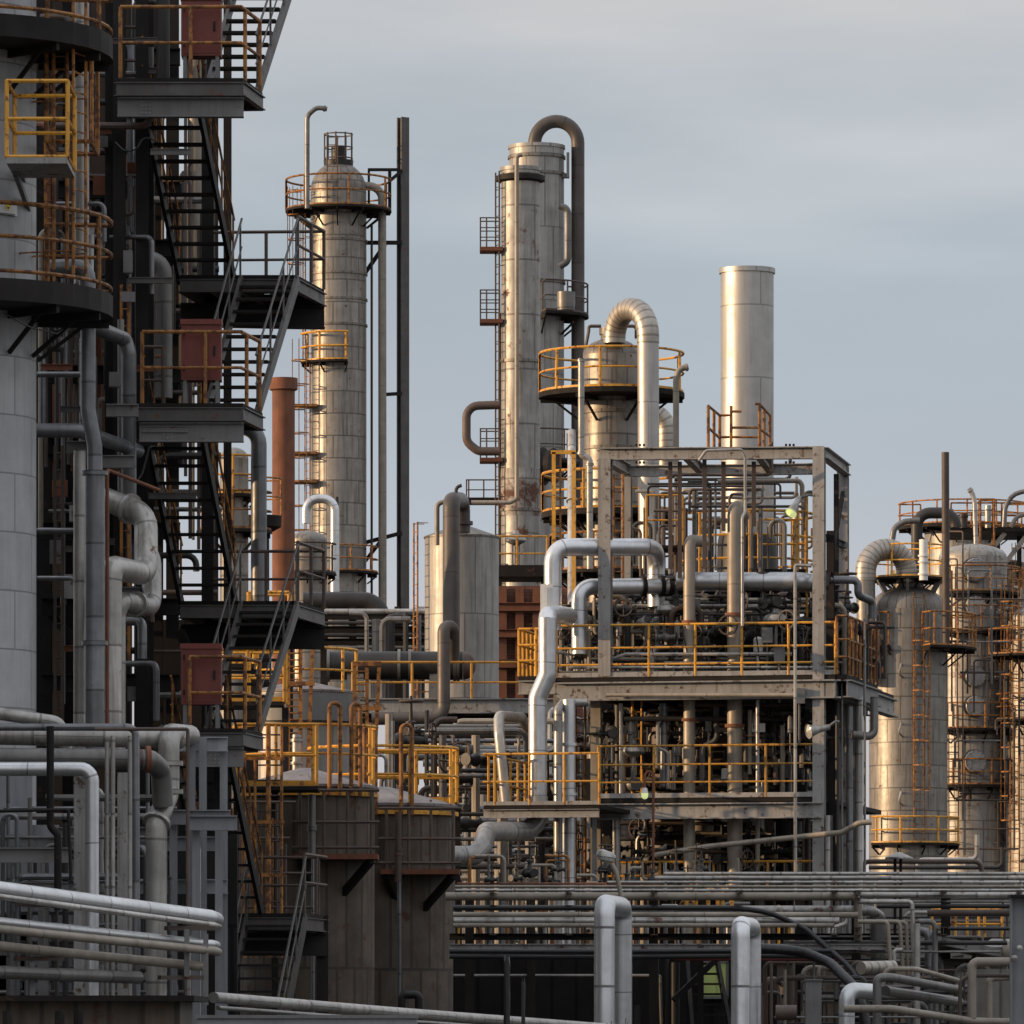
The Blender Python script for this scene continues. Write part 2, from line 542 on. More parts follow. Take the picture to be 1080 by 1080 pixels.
# ---------------------------------------------------------------- camera, light, sky, ground
cam = bpy.data.cameras.new('camera'); co = bpy.data.objects.new('camera', cam); COL.objects.link(co)
co.location = (0, 0, CH); co.rotation_euler = (PI / 2, 0, 0)
cam.sensor_width = 36; cam.lens = 36 * FP / 1080; cam.shift_y = (YH - 540) / 1080
cam.clip_start = 1; cam.clip_end = 9000
scene.camera = co
SUN_EL, SUN_AZ = math.radians(9.5), math.radians(260)       # azimuth clockwise from +Y: low, from the left and a little behind the camera
sd = V((math.sin(SUN_AZ) * math.cos(SUN_EL), math.cos(SUN_AZ) * math.cos(SUN_EL), math.sin(SUN_EL)))
sl = bpy.data.lights.new('sun', 'SUN'); so = bpy.data.objects.new('sun', sl); COL.objects.link(so)
sl.energy = 5.0; sl.angle = math.radians(.6); sl.color = (1, .68, .39)
so.rotation_euler = sd.to_track_quat('Z', 'Y').to_euler(); so.location = (-60, -20, 60)
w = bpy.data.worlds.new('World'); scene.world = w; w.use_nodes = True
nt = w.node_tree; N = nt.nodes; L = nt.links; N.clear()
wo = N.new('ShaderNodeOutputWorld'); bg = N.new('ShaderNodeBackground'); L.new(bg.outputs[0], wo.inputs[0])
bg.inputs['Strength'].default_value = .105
sky = N.new('ShaderNodeTexSky'); sky.sky_type = 'NISHITA'; sky.sun_disc = False
sky.sun_elevation = SUN_EL; sky.sun_rotation = SUN_AZ; sky.dust_density = 1.5
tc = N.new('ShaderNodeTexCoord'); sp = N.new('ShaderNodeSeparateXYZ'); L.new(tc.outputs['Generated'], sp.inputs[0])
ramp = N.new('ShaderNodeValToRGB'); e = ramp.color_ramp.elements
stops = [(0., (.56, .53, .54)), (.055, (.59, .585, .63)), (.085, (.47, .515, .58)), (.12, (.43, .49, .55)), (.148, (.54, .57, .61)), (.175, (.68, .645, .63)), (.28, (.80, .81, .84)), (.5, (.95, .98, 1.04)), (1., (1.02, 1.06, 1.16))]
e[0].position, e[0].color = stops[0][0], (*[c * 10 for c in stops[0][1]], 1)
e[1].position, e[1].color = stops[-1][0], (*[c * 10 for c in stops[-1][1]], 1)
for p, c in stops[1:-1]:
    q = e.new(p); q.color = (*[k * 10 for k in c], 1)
mp = N.new('ShaderNodeMapping'); L.new(tc.outputs['Generated'], mp.inputs[0]); mp.inputs['Scale'].default_value = (5.5, 5.5, 26)
mp.inputs['Rotation'].default_value = (0, .12, 0)
nz = N.new('ShaderNodeTexNoise'); nz.inputs['Scale'].default_value = 1.0; nz.inputs['Detail'].default_value = 5; nz.inputs['Roughness'].default_value = .5
L.new(mp.outputs[0], nz.inputs['Vector'])
off = N.new('ShaderNodeMath'); off.operation = 'MULTIPLY_ADD'; L.new(nz.outputs['Fac'], off.inputs[0]); off.inputs[1].default_value = .09
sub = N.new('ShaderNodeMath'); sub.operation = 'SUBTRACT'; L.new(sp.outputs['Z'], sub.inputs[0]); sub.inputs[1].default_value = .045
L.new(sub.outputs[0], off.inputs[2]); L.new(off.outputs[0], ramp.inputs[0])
br = N.new('ShaderNodeMapRange'); L.new(nz.outputs['Fac'], br.inputs[0]); br.inputs[1].default_value = .3; br.inputs[2].default_value = .7
br.inputs[3].default_value = .90; br.inputs[4].default_value = 1.10
sc_ = N.new('ShaderNodeVectorMath'); sc_.operation = 'SCALE'; L.new(ramp.outputs[0], sc_.inputs[0]); L.new(br.outputs[0], sc_.inputs['Scale'])
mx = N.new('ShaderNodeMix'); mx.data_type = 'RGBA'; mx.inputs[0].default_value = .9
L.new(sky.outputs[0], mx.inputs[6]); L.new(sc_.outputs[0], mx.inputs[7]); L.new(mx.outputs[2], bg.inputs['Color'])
scene.view_settings.view_transform = 'Standard'; scene.view_settings.look = 'None'
scene.view_settings.exposure = 0; scene.view_settings.gamma = 1
scene.cycles.max_bounces = 6; scene.cycles.sample_clamp_indirect = 4

mb = MB(); n = 12
for i in range(n):
    for j in range(n):
        pass
mb.slab([(-4000, -60), (4000, -60), (4000, 8000), (-4000, 8000)], 0, .5)
tag(build(mb, 'ground', 'ground', origin=V((0, 0, 0))), kind='structure')


def hall(label, x0, x1, y0, y1, h, mat='wall_sheet'):
    t = thing('unseen_shade_hall', label, 'building', V(((x0 + x1) / 2, (y0 + y1) / 2, 0)))
    build(MB().box((x0, y0, 0), (x1, y1, h)), 'wall', mat, t)
    r = MB(); xm = (x0 + x1) / 2
    b = len(r.v)
    r.v += [(x0 - .3, y0 - .3, h), (x1 + .3, y0 - .3, h), (xm, y0 - .3, h + 1.2), (x0 - .3, y1 + .3, h), (x1 + .3, y1 + .3, h), (xm, y1 + .3, h + 1.2)]
    for q in ((0, 1, 2), (3, 5, 4), (0, 2, 5, 3), (1, 4, 5, 2), (0, 3, 4, 1)):
        r.face(tuple(b + i for i in q), [(r.v[b + i][0], r.v[b + i][1]) for i in q])
    build(r, 'roof', 'tank_roof', t)
    for k in range(int((y1 - y0) / 4)):
        y = y0 + 2 + 4 * k
        build(MB().box((x1 + .003, y - .7, h * .6), (x1 + .06, y + .7, h * .6 + 1.4)), 'window', 'sign_black', t)


# unseen halls added beyond the left frame edge to shade the near units
hall('unseen tall sheet clad hall added to shade the near white column', -44, -24, 58, 102, 27)
hall('unseen lower sheet clad hall added to shade the brown tanks', -46, -26, 107.2, 126, 13.3)

# ---------------------------------------------------------------- small repeated fittings (one of each kind, copied later)
def make_gate_valve(name='gate_valve', mat='pipe_dark', wheel='rail_dark', label='', group=''):
    t = thing(name, label, 'valve', V((0, 0, 0)), group)
    b = MB(); X = V((1, 0, 0)); o = V((0, 0, 0))
    b.lathe([(.10, -.24), (.10, -.20), (.06, -.19), (.07, -.09), (.11, 0), (.07, .09), (.06, .19), (.10, .20), (.10, .24)], o, X, 12)
    build(b, 'body', mat, t)
    s = MB().lathe([(.08, .08), (.05, .14), (.05, .24), (.085, .24), (.085, .28), (.03, .30), (.02, .62), (.02, .66)], o, UP, 10)
    build(s, 'bonnet', mat, t)
    h = MB(); R_ = .17
    pts = [V((R_ * math.cos(2 * PI * i / 16), R_ * math.sin(2 * PI * i / 16), .58)) for i in range(17)]
    h.tube(pts, .018, 6, bend=0)
    h.tube([V((-R_, 0, .58)), V((R_, 0, .58))], .012, 5); h.tube([V((0, -R_, .58)), V((0, R_, .58))], .012, 5)
    build(h, 'handwheel', wheel, t)
    return t


def make_control_valve(label='', group=''):
    t = thing('control_valve', label, 'valve', V((0, 0, 0)), group)
    o = V((0, 0, 0)); X = V((1, 0, 0))
    build(MB().lathe([(.13, -.28), (.13, -.24), (.08, -.23), (.09, -.1), (.15, 0), (.09, .1), (.08, .23), (.13, .24), (.13, .28)], o, X, 12), 'body', 'pipe_grey', t)
    y = MB()
    for s in (-1, 1): y.beam(V((.09 * s, 0, .1)), V((.09 * s, 0, .62)), .03, .05)
    y.tube([V((0, 0, .1)), V((0, 0, .62))], .022, 6)
    build(y, 'yoke', 'steel_grey', t)
    build(MB().lathe([(.07, .60), (.24, .68), (.27, .72), (.27, .76), (.22, .84), (.09, .90), (.06, .98), (0.0, .98)], o, UP, 18), 'diaphragm', 'pipe_light', t)
    return t


def make_gauge(label='', group=''):
    t = thing('pressure_gauge', label, 'gauge', V((0, 0, 0)), group)
    build(MB().tube([V((0, 0, 0)), V((0, 0, .5))], .022, 6), 'stem', 'pipe_grey', t)
    build(MB().lathe([(.09, -.03), (.105, -.03), (.105, .03), (.085, .03)], V((0, 0, .6)), V((0, -1, 0)), 16), 'case', 'pipe_dark', t)
    build(MB().lathe([(.083, .031), (0, .032)], V((0, 0, .6)), V((0, -1, 0)), 16, cap0=False, cap1=False), 'dial', 'steel_grey', t)
    return t


def make_box(label='', group='', mat='steel_grey'):
    t = thing('junction_box', label, 'box', V((0, 0, 0)), group)
    build(MB().box((-.14, -.08, -.2), (.14, .08, .2)), 'case', mat, t)
    build(MB().box((-.145, -.105, -.205), (.145, -.082, .205)), 'lid', mat, t)
    build(MB().tube([V((0, 0, -.2)), V((0, 0, -1.3))], .03, 6), 'conduit', 'pipe_grey', t)
    return t


class Kind:
    """first placement moves the original, later ones copy it with its parts"""
    def __init__(s, proto): s.p = proto; s.used = False
    def put(s, loc, rotz=0, sc=1.0, rot=None, label=None, group=None):
        if not s.used:
            s.used = True
            s.p.location = loc; s.p.rotation_euler = rot if rot else (0, 0, rotz); s.p.scale = (sc,) * 3
            if label: s.p['label'] = label
            if group: s.p['group'] = group
            return s.p
        return dup(s.p, loc, rotz, sc, label, group, rot)


def clutter(name, label, cat, group, x0, x1, y0, y1, d0, d1, n, mats, rp=(1.2, 3.2), kind='v', ya=None, yb=None):
    """countable pipes of one tangle, each its own object"""
    for i in range(n):
        d = RND.uniform(d0, d1); r = RND.uniform(*rp); m = RND.choice(mats)
        if kind == 'v':
            x = x0 + (x1 - x0) * (i + RND.random()) / n
            ta, tb = (y0 if ya is None else RND.uniform(y0, ya)), (y1 if yb is None else RND.uniform(yb, y1))
            pts = [(x, tb, d), (x, ta, d)]
            q = RND.random()
            if q < .45:
                dx = RND.choice((-1, 1)) * RND.uniform(10, 32)
                pts = [(x, tb, d), (x, ta, d), (x + dx, ta, d + RND.uniform(-.3, .6))]
                if RND.random() < .5: pts.append((x + dx, ta + (tb - ta) * RND.uniform(.3, .8), d + .2))
            elif q < .6:
                ym = (ta + tb) / 2
                dx = RND.choice((-1, 1)) * RND.uniform(8, 16)
                pts = [(x, tb, d), (x, ym, d), (x + dx, ym - 3, d), (x + dx, ta, d)]
        else:
            y = y0 + (y1 - y0) * (i + RND.random()) / n
            xa, xb = RND.uniform(x0, x0 + (x1 - x0) * .35), RND.uniform(x1 - (x1 - x0) * .35, x1)
            pts = [(xa, y, d), (xb, y, d)]
            if RND.random() < .5: pts.append((xb, y + RND.choice((-1, 1)) * RND.uniform(12, 40), d))
            if RND.random() < .4: pts.insert(0, (xa, y + RND.uniform(12, 40), d))
        pipe(name, label, m, r, pts, cat, group, n=8, seg=4)
# ---------------------------------------------------------------- near left: white column, pipes, stair tower
A = Column('process_column', 'wide pale panel clad column at the left edge of the picture', 'column', -53, 96, 91, -140, 'clad_white', n=72)
for y in (40, 312):
    A.platform(y, 172, -150, 10, 'yellow_rusty', rh=1.15, mids=(.56, .1), th=.34, nb=14, rr=.038, step=2.3, toe=0, dmat='steel_dark')
A.ladder(-22, -120, 300, 'yellow_rusty', cage=False, off=.9)
# balcony cage hung on the column
def frame_box(mb, c0, c1, r, mid=True):
    (x0, y0, z0), (x1, y1, z1) = c0, c1
    P = [V((x0, y0, 0)), V((x1, y0, 0)), V((x1, y1, 0)), V((x0, y1, 0))]
    for a, b in zip(P, P[1:] + P[:1]):
        for z in ((z0, (z0 + z1) / 2, z1) if mid else (z0, z1)):
            mb.tube([a + UP * z, b + UP * z], r, 6)
        mb.tube([a + UP * z0, a + UP * z1], r * 1.1, 6)
    return mb
t = thing('access_balcony', 'small yellow caged balcony on the pale column below the top platform', 'balcony', W(40, 172, 93.6))
z0, z1 = Zp(170, 93.6), Zp(89, 93.6)
build(MB().box((Xp(9, 93.6), 93.2, z0 - .09), (Xp(73, 93.6), 94.8, z0)), 'deck', 'steel_worn', t)
build(frame_box(MB(), (Xp(9, 93.6), 93.25, z0 + .02), (Xp(73, 93.6), 94.75, z1), .032), 'railing', 'yellow', t)
b = MB(); b.beam(W(14, 176, 94), V((A.X + 1.26, 95.6, Zp(215, 95))), .07, .09); b.beam(W(20, 174, 94.7), V((A.X + 1.2, 95.9, z0 - .1)), .07, .09)
build(b, 'bracket', 'steel_grey', t)
t = thing('access_cage', 'narrow tall yellow cage frame beside the small caged balcony', 'ladder', W(75, 157, 96))
z0, z1 = Zp(155, 96), Zp(57, 96)
build(frame_box(MB(), (Xp(52, 96), 95.4, z0), (Xp(99, 96), 96.8, z1), .036, False), 'frame', 'yellow_rusty', t)
m = MB()
for k in range(7): m.tube([V((Xp(60, 96), 95.3, z0 + .1 + .2 * k)), V((Xp(74, 96), 95.3, z0 + .1 + .2 * k))], .014, 5)
for x in (60, 74): m.tube([V((Xp(x, 96), 95.3, z0 - 2.0)), V((Xp(x, 96), 95.3, z1))], .03, 6)
build(m, 'ladder', 'yellow_rusty', t)
# warning sign
t = thing('warning_sign', 'white sign with a yellow hazard triangle on the pale column', 'sign', W(6, 224, 94.6))
def on_col(x, y): 
    X = Xp(x, 94.8); return V((X, 96 - math.sqrt(max(.01, (A.r + .02) ** 2 - (X - A.X) ** 2)), Zp(y, 94.8)))
p = MB(); p.beam(on_col(-12, 218), on_col(15.5, 218), .02, .19); build(p, 'plate', 'white_paint', t)
nrm = (on_col(15.5, 218) - on_col(-12, 218)); nn = V((nrm.y, -nrm.x, 0)).normalized()
if nn.y > 0: nn = -nn
g = MB(); c = on_col(6, 218) + nn * .03; tv = nrm.normalized()
for s_, off_, nm, mt in ((.062, .0, 'triangle', 'sign_yellow'), (.024, .004, 'symbol', 'sign_black')):
    g = MB(); q = [c + nn * off_ - tv * s_ + UP * (s_ * .95 + (.006 if s_ < .03 else 0)), c + nn * off_ + tv * s_ + UP * s_ * .95, c + nn * off_ - UP * s_ * .6]
    bb = len(g.v); g.v += [tuple(v) for v in q] + [tuple(v - nn * .003) for v in q]
    g.face((0, 1, 2), ((0, 0), (1, 0), (.5, 1))); g.face((5, 4, 3), ((0, 0), (1, 0), (.5, 1)))
    build(g, nm, mt, t)
g = MB()
for k in (0, 1): g.beam(on_col(-10, 223.2 + k * 1.5) + nn * .02, on_col(13, 223.2 + k * 1.5) + nn * .02, .006, .012)
build(g, 'lettering', 'sign_black', t)

# pipes right of the pale column
pipe('vertical_pipe', 'pale blue grey vertical pipe beside the caged balcony and yellow ladder', 'pipe_light', 8, [(86, 300, 99), (86, -40, 99)])
pipe('elbow_pipe', 'grey pipe elbowed down to the lower round platform of the pale column', 'pipe_shade', 9, [(50, 283, 97.5), (86, 281, 97.6), (92, 290, 97.6), (92, 312, 97.6)], bend=16)
pipe('thin_pipe', 'thin pale pipe standing right of the blue grey vertical pipe', 'pipe_light', 3, [(96, 310, 98), (96, 248, 98)])
pipe('insulated_pipe', 'long grey insulated pipe with a kink, running down beside the pale column', 'pipe_shade', 8, [(93, 326, 96.5), (93, 432, 96.5), (100, 470, 96.5), (100, 500, 96.5)], bend=25)
pipe('insulated_pipe', 'thickest grey insulated pipe, dropping straight to the white pipe bundle', 'pipe_shade', 10.5, [(100, 496, 96.5), (100, 790, 96.5)], flanges=(0.01, 0.62))
pipe('elbow_pipe', 'upper grey pipe leaving the pale column and turning down at its end', 'pipe_shade', 8, [(28, 337, 97), (80, 337, 97.4), (132, 358, 99), (136, 372, 99), (136, 530, 99.5)], bend=14)
pipe('elbow_pipe', 'lower grey pipe leaving the pale column towards the kinked pipe', 'pipe_shade', 7.5, [(28, 454, 97.5), (82, 454, 97.8), (146, 476, 99.6)], bend=14)
pipe('vertical_pipe', 'slim pale vertical pipe behind the thickest insulated pipe', 'pipe_light', 6.5, [(84, 475, 98.5), (84, 800, 98.5)])
pipe('serpentine_pipe', 'fat grey upper loop of pipe bending back on itself', 'pipe_light', 12.5, [(110, 526, 99.5), (148, 541, 99), (154, 552, 99), (154, 606, 98.6), (118, 598, 97.6), (116, 612, 97.6), (116, 790, 97.6)], bend=22, flanges=(0.7,))
pipe('serpentine_pipe', 'fat grey lower loop of pipe under the upper loop', 'pipe_light', 10.5, [(152, 575, 99.6), (160, 590, 99.6), (160, 641, 99.2), (127, 634, 98.2), (122, 648, 98.2), (122, 790, 98.2)], bend=20, flanges=(2.5,))
pipe('thin_pipe', 'thin rust red pipe running down in front of the grey loops', 'rusted', 2, [(168, 517, 98), (114, 496, 97), (113, 500, 96.9), (113, 790, 96.9)], bend=3)
for i, (x0, x1, y, d) in enumerate(((112, 146, 433, 98.4), (104, 142, 487, 98.9), (80, 100, 350, 98.2), (70, 92, 472, 98.6), (118, 148, 676 - 50, 99.4))):
    o = build(MB().ibeam(W(x0, y, d), W(x1, y, d), .16, .2), 'support_beam', 'steel_grey')
    tag(o, 'short grey steel beam carrying the pipes beside the pale column', 'beam', 'short beams under the left pipes')
# dark structure behind
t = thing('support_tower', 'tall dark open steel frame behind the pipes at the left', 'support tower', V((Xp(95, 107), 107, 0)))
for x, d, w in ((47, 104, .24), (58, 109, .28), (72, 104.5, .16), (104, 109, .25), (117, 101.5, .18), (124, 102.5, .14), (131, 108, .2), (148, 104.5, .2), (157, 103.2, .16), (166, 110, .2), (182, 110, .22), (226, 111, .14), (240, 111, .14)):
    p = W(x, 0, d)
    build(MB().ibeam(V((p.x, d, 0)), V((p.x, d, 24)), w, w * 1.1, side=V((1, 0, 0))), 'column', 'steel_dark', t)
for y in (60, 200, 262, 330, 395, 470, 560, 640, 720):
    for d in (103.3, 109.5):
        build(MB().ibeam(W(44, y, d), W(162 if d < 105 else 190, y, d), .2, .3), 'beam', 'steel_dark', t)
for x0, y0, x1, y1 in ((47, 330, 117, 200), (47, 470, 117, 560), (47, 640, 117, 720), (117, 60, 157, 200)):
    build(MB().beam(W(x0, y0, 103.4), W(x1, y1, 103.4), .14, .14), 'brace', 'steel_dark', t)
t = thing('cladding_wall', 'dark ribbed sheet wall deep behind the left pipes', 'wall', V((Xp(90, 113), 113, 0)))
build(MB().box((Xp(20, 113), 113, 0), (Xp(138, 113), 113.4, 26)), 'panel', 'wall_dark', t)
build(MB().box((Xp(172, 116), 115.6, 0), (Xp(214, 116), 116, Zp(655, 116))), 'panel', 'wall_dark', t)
clutter('dark_pipe', 'dark vertical pipe among the steelwork behind the left grey pipes', 'pipe', 'dark pipes in the left steelwork', 42, 160, -20, 780, 100.3, 106, 60, ['pipe_dark', 'pipe_grey', 'pipe_brown', 'rusted', 'steel_grey', 'pipe_shade', 'pipe_tan'], (1.2, 4), 'v', 500, 250)
clutter('dark_pipe', 'dark level pipe among the steelwork behind the left grey pipes', 'pipe', 'dark level pipes in the left steelwork', 44, 170, 50, 720, 100.5, 106, 22, ['pipe_dark', 'pipe_brown', 'pipe_grey'], (2, 4), 'h')
pipe('vertical_duct', 'stout dark grey duct with an elbow behind the upper stair flight', 'pipe_grey', 10, [(132, 272, 108), (172, 276, 108), (172, 420, 108)], bend=16)
pipe('vertical_duct', 'stout brown duct rising behind the stair between its top landings', 'pipe_tan', 8, [(206, 300, 110), (206, 20, 110)])
pipe('vertical_duct', 'dark stub duct standing on the top landing of the stair tower', 'pipe_dark', 7, [(172, 84, 101), (172, -30, 101)])
clutter('thin_pipe', 'thin vertical line seen through the stair tower against the sky', 'pipe', 'thin lines behind the stair tower', 140, 226, 90, 780, 108, 112, 18, ['pipe_dark', 'pipe_brown', 'pipe_grey'], (1.2, 3.2), 'v', 300, 480)
clutter('level_line', 'level line crossing behind the stair tower', 'pipe', 'level lines behind the stair tower', 130, 240, 210, 760, 108, 111, 12, ['pipe_dark', 'pipe_brown', 'pipe_grey'], (1.5, 4), 'h')

# stair tower
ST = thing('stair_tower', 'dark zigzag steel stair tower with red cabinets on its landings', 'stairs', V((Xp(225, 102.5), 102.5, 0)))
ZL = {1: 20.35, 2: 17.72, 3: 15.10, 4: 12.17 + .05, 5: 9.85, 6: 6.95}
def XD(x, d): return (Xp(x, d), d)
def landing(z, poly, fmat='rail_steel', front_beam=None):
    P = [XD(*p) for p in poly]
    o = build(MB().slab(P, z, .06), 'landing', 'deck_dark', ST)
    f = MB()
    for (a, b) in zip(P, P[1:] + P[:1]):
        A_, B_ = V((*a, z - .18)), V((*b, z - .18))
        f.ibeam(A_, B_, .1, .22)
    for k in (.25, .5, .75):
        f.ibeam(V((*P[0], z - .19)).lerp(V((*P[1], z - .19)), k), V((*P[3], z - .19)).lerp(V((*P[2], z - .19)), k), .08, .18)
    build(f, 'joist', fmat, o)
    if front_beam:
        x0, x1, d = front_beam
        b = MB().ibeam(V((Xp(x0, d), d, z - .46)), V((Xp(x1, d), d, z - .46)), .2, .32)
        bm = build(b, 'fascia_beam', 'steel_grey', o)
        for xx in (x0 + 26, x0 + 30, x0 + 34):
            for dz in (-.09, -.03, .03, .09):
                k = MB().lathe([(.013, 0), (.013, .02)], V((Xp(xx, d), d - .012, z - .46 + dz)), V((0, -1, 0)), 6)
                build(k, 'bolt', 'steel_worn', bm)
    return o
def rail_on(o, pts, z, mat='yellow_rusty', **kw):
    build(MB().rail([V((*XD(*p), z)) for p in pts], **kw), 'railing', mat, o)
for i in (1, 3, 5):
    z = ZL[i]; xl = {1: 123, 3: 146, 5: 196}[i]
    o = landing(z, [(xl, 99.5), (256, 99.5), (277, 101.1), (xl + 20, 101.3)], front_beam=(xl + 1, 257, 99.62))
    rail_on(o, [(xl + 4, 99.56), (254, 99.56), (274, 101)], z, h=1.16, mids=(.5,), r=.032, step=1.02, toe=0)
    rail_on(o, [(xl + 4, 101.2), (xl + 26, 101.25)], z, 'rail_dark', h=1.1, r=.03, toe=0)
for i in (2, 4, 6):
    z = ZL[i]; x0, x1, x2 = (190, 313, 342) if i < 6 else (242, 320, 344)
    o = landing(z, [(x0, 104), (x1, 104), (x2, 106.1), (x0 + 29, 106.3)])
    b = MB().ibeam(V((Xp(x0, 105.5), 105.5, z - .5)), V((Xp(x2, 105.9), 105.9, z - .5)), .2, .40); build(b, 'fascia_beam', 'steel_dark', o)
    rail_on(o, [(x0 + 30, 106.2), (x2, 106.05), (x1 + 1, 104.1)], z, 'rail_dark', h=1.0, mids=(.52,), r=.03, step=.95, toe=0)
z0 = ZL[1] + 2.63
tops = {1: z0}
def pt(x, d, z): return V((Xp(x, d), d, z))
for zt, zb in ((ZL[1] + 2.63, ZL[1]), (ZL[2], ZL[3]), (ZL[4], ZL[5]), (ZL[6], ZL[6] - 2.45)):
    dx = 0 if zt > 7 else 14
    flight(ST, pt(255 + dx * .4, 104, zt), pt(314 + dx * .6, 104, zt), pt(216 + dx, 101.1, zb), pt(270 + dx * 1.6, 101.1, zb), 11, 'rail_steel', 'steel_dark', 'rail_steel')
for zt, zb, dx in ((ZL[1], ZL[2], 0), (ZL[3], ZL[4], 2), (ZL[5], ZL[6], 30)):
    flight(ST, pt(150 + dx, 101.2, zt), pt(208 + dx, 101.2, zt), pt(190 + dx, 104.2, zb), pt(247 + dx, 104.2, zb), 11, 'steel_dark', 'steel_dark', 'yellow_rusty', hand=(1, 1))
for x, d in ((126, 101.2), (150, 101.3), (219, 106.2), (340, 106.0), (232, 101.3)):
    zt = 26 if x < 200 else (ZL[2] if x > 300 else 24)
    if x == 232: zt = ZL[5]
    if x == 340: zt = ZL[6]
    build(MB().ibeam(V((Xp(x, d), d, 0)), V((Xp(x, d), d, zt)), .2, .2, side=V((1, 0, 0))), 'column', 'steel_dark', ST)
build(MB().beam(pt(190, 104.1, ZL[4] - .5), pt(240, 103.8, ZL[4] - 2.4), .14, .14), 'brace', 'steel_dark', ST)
for i, lab in ((1, 'red metal cabinet at the top landing of the stair tower'), (3, 'red metal cabinet on the middle landing of the stair tower'), (5, 'dark red metal cabinet on the lowest landing shown of the stair tower')):
    z = ZL[i]; d = 99.75
    t = thing('cabinet', lab, 'cabinet', V((Xp(212, d), d + .25, z)))
    xa, xb = Xp(191, d), Xp(233, d)
    build(MB().box((xa, d, z + .40), (xb, d + .42, z + 1.38)), 'case', 'red_panel', t)
    build(MB().box((xa - .012, d - .03, z + 1.30), (xb + .012, d + .44, z + 1.385)), 'lid', 'red_panel', t)
    dr = build(MB().box((xa + .05, d - .008, z + .44), (xb - .05, d - .0005, z + 1.27)), 'door', 'red_panel', t)
    build(MB().box((xb - .12, d - .04, z + .80), (xb - .09, d - .009, z + .95)), 'handle', 'steel_dark', dr)
    for hz in (.55, 1.12): build(MB().tube([V((xa + .05, d - .012, z + hz)), V((xa + .05, d - .012, z + hz + .09))], .014, 6), 'hinge', 'steel_dark', dr)
    for xx in (xa + .06, xb - .06):
        for yy in (d + .05, d + .37): build(MB().beam(V((xx, yy, z)), V((xx, yy, z + .40)), .06, .06), 'leg', 'steel_grey', t)

# finer lines, ladders and clamps on the near left steelwork
for lab, x0, x1, y0, y1, d, m in (('rusty ladder running up the dark steelwork left of the stairs', 128, 136, 300, 700, 101.0, 'yellow_rusty'), ('rusty ladder behind the blue grey pipe under the top platform', 48, 57, 60, 320, 98.8, 'yellow_rusty'), ('dark rusty ladder beside the lower end of the pale column', 58, 66, 470, 770, 99.6, 'rail_dark')):
    t = thing('caged_ladder', lab, 'ladder', W((x0 + x1) / 2, y1, d)); m_ = MB()
    for x in (x0, x1): m_.beam(W(x, y1, d), W(x, y0, d), .05, .03)
    build(m_, 'stile', m, t); m_ = MB(); y = y0 + 8
    while y < y1: m_.tube([W(x0, y, d), W(x1, y, d)], .015, 5); y += 18
    build(m_, 'rungs', m, t)
for i in range(16):
    x = RND.uniform(45, 150); y = RND.uniform(40, 740); d = RND.uniform(99.8, 102)
    o = build(MB().box(W(x - 3, y, d), W(x - 3, y, d) + V((RND.uniform(.12, .3), .12, RND.uniform(.15, .4)))), 'terminal_box', RND.choice(['steel_grey', 'pipe_grey', 'rusted', 'steel_worn']))
    tag(o, 'small weathered box fixed to the dark steelwork at left', 'box', 'small boxes on the left steelwork')
for i in range(26):
    x = RND.uniform(42, 160); y = RND.uniform(20, 760); d = RND.uniform(99.6, 101.5)
    a = W(x, y, d)
    o = build(MB().ibeam(a, a + V((RND.uniform(.25, .8), 0, 0)), .07, .1), 'pipe_bracket', RND.choice(['steel_grey', 'rusted', 'rail_steel']))
    tag(o, 'short bracket arm on the dark steelwork at left', 'bracket', 'bracket arms on the left steelwork')
for lab, pts in (('thin black cable looping across the dark steel left of the stairs', [(122, 150, 100.5), (140, 168, 100.2), (152, 140, 100.6), (165, 150, 100.8)]), ('thin black cable drooping under the lower round platform', [(4, 330, 94), (30, 345, 94), (60, 352, 95), (75, 340, 96)]), ('thin black cable hanging below the middle landing of the stairs', [(120, 470, 100), (134, 520, 100), (150, 500, 100.4), (158, 470, 100.6)])):
    pipe('cable', lab, 'cable_black', .9, pts, 'cable', bend=20, n=6)
for i, (x0, x1, y, d, r) in enumerate(((40, 90, 395, 98.4, 3), (40, 110, 560, 99, 3.4), (100, 160, 250, 101, 2.6), (116, 150, 655, 99.8, 5), (40, 80, 610, 98.8, 2.6), (125, 165, 700, 100.4, 3.4), (60, 110, 215, 98.8, 2.4))):
    pipe('bent_line', 'short bent grey line between the pipes at left', 'pipe_shade', r, [(x0, y, d + .6), (x1, y, d), (x1, y + 40 + 10 * (i % 3), d)], group='bent lines between the left pipes', bend=8)
for i, (x, y, d) in enumerate(((47, 355, 97.8), (66, 575, 98.6), (140, 650, 99.4), (150, 700, 99.6), (131, 610, 99.2), (62, 690, 98.4))):
    pass
# ---------------------------------------------------------------- bottom left: white and grey pipe rack
DB = 90
pipe('white_pipe', 'fat white pipe running level at the top of the near rack', 'pipe_light', 11, [(-40, 774, 91), (150, 778, 91), (190, 779, 91.5)], flanges=(1.6,))
pipe('s_bend_pipe', 'fat white upright pipe with an S bend at the rack corner', 'pipe_light', 11.5, [(200, 776, 92.5), (178, 774, 91), (178, 836, 91), (165, 868, 90.6), (165, 1090, 90.6)], bend=17, flanges=(1.5, 1.98, 2.97))
pipe('dark_main', 'dark grey main pipe with a flanged end below the fat white pipe', 'pipe_grey', 11, [(-40, 799, 89.5), (158, 801, 90), (170, 812, 90.5), (172, 850, 90.6)], bend=14, flanges=(0.93, 0.99), fmat='rusted')
pipe('silver_pipe', 'shiny pipe elbowed downwards at the left of the near rack', 'silver', 7.5, [(-40, 811, 88), (97, 811, 88), (97, 1090, 88)], bend=13, n=18)
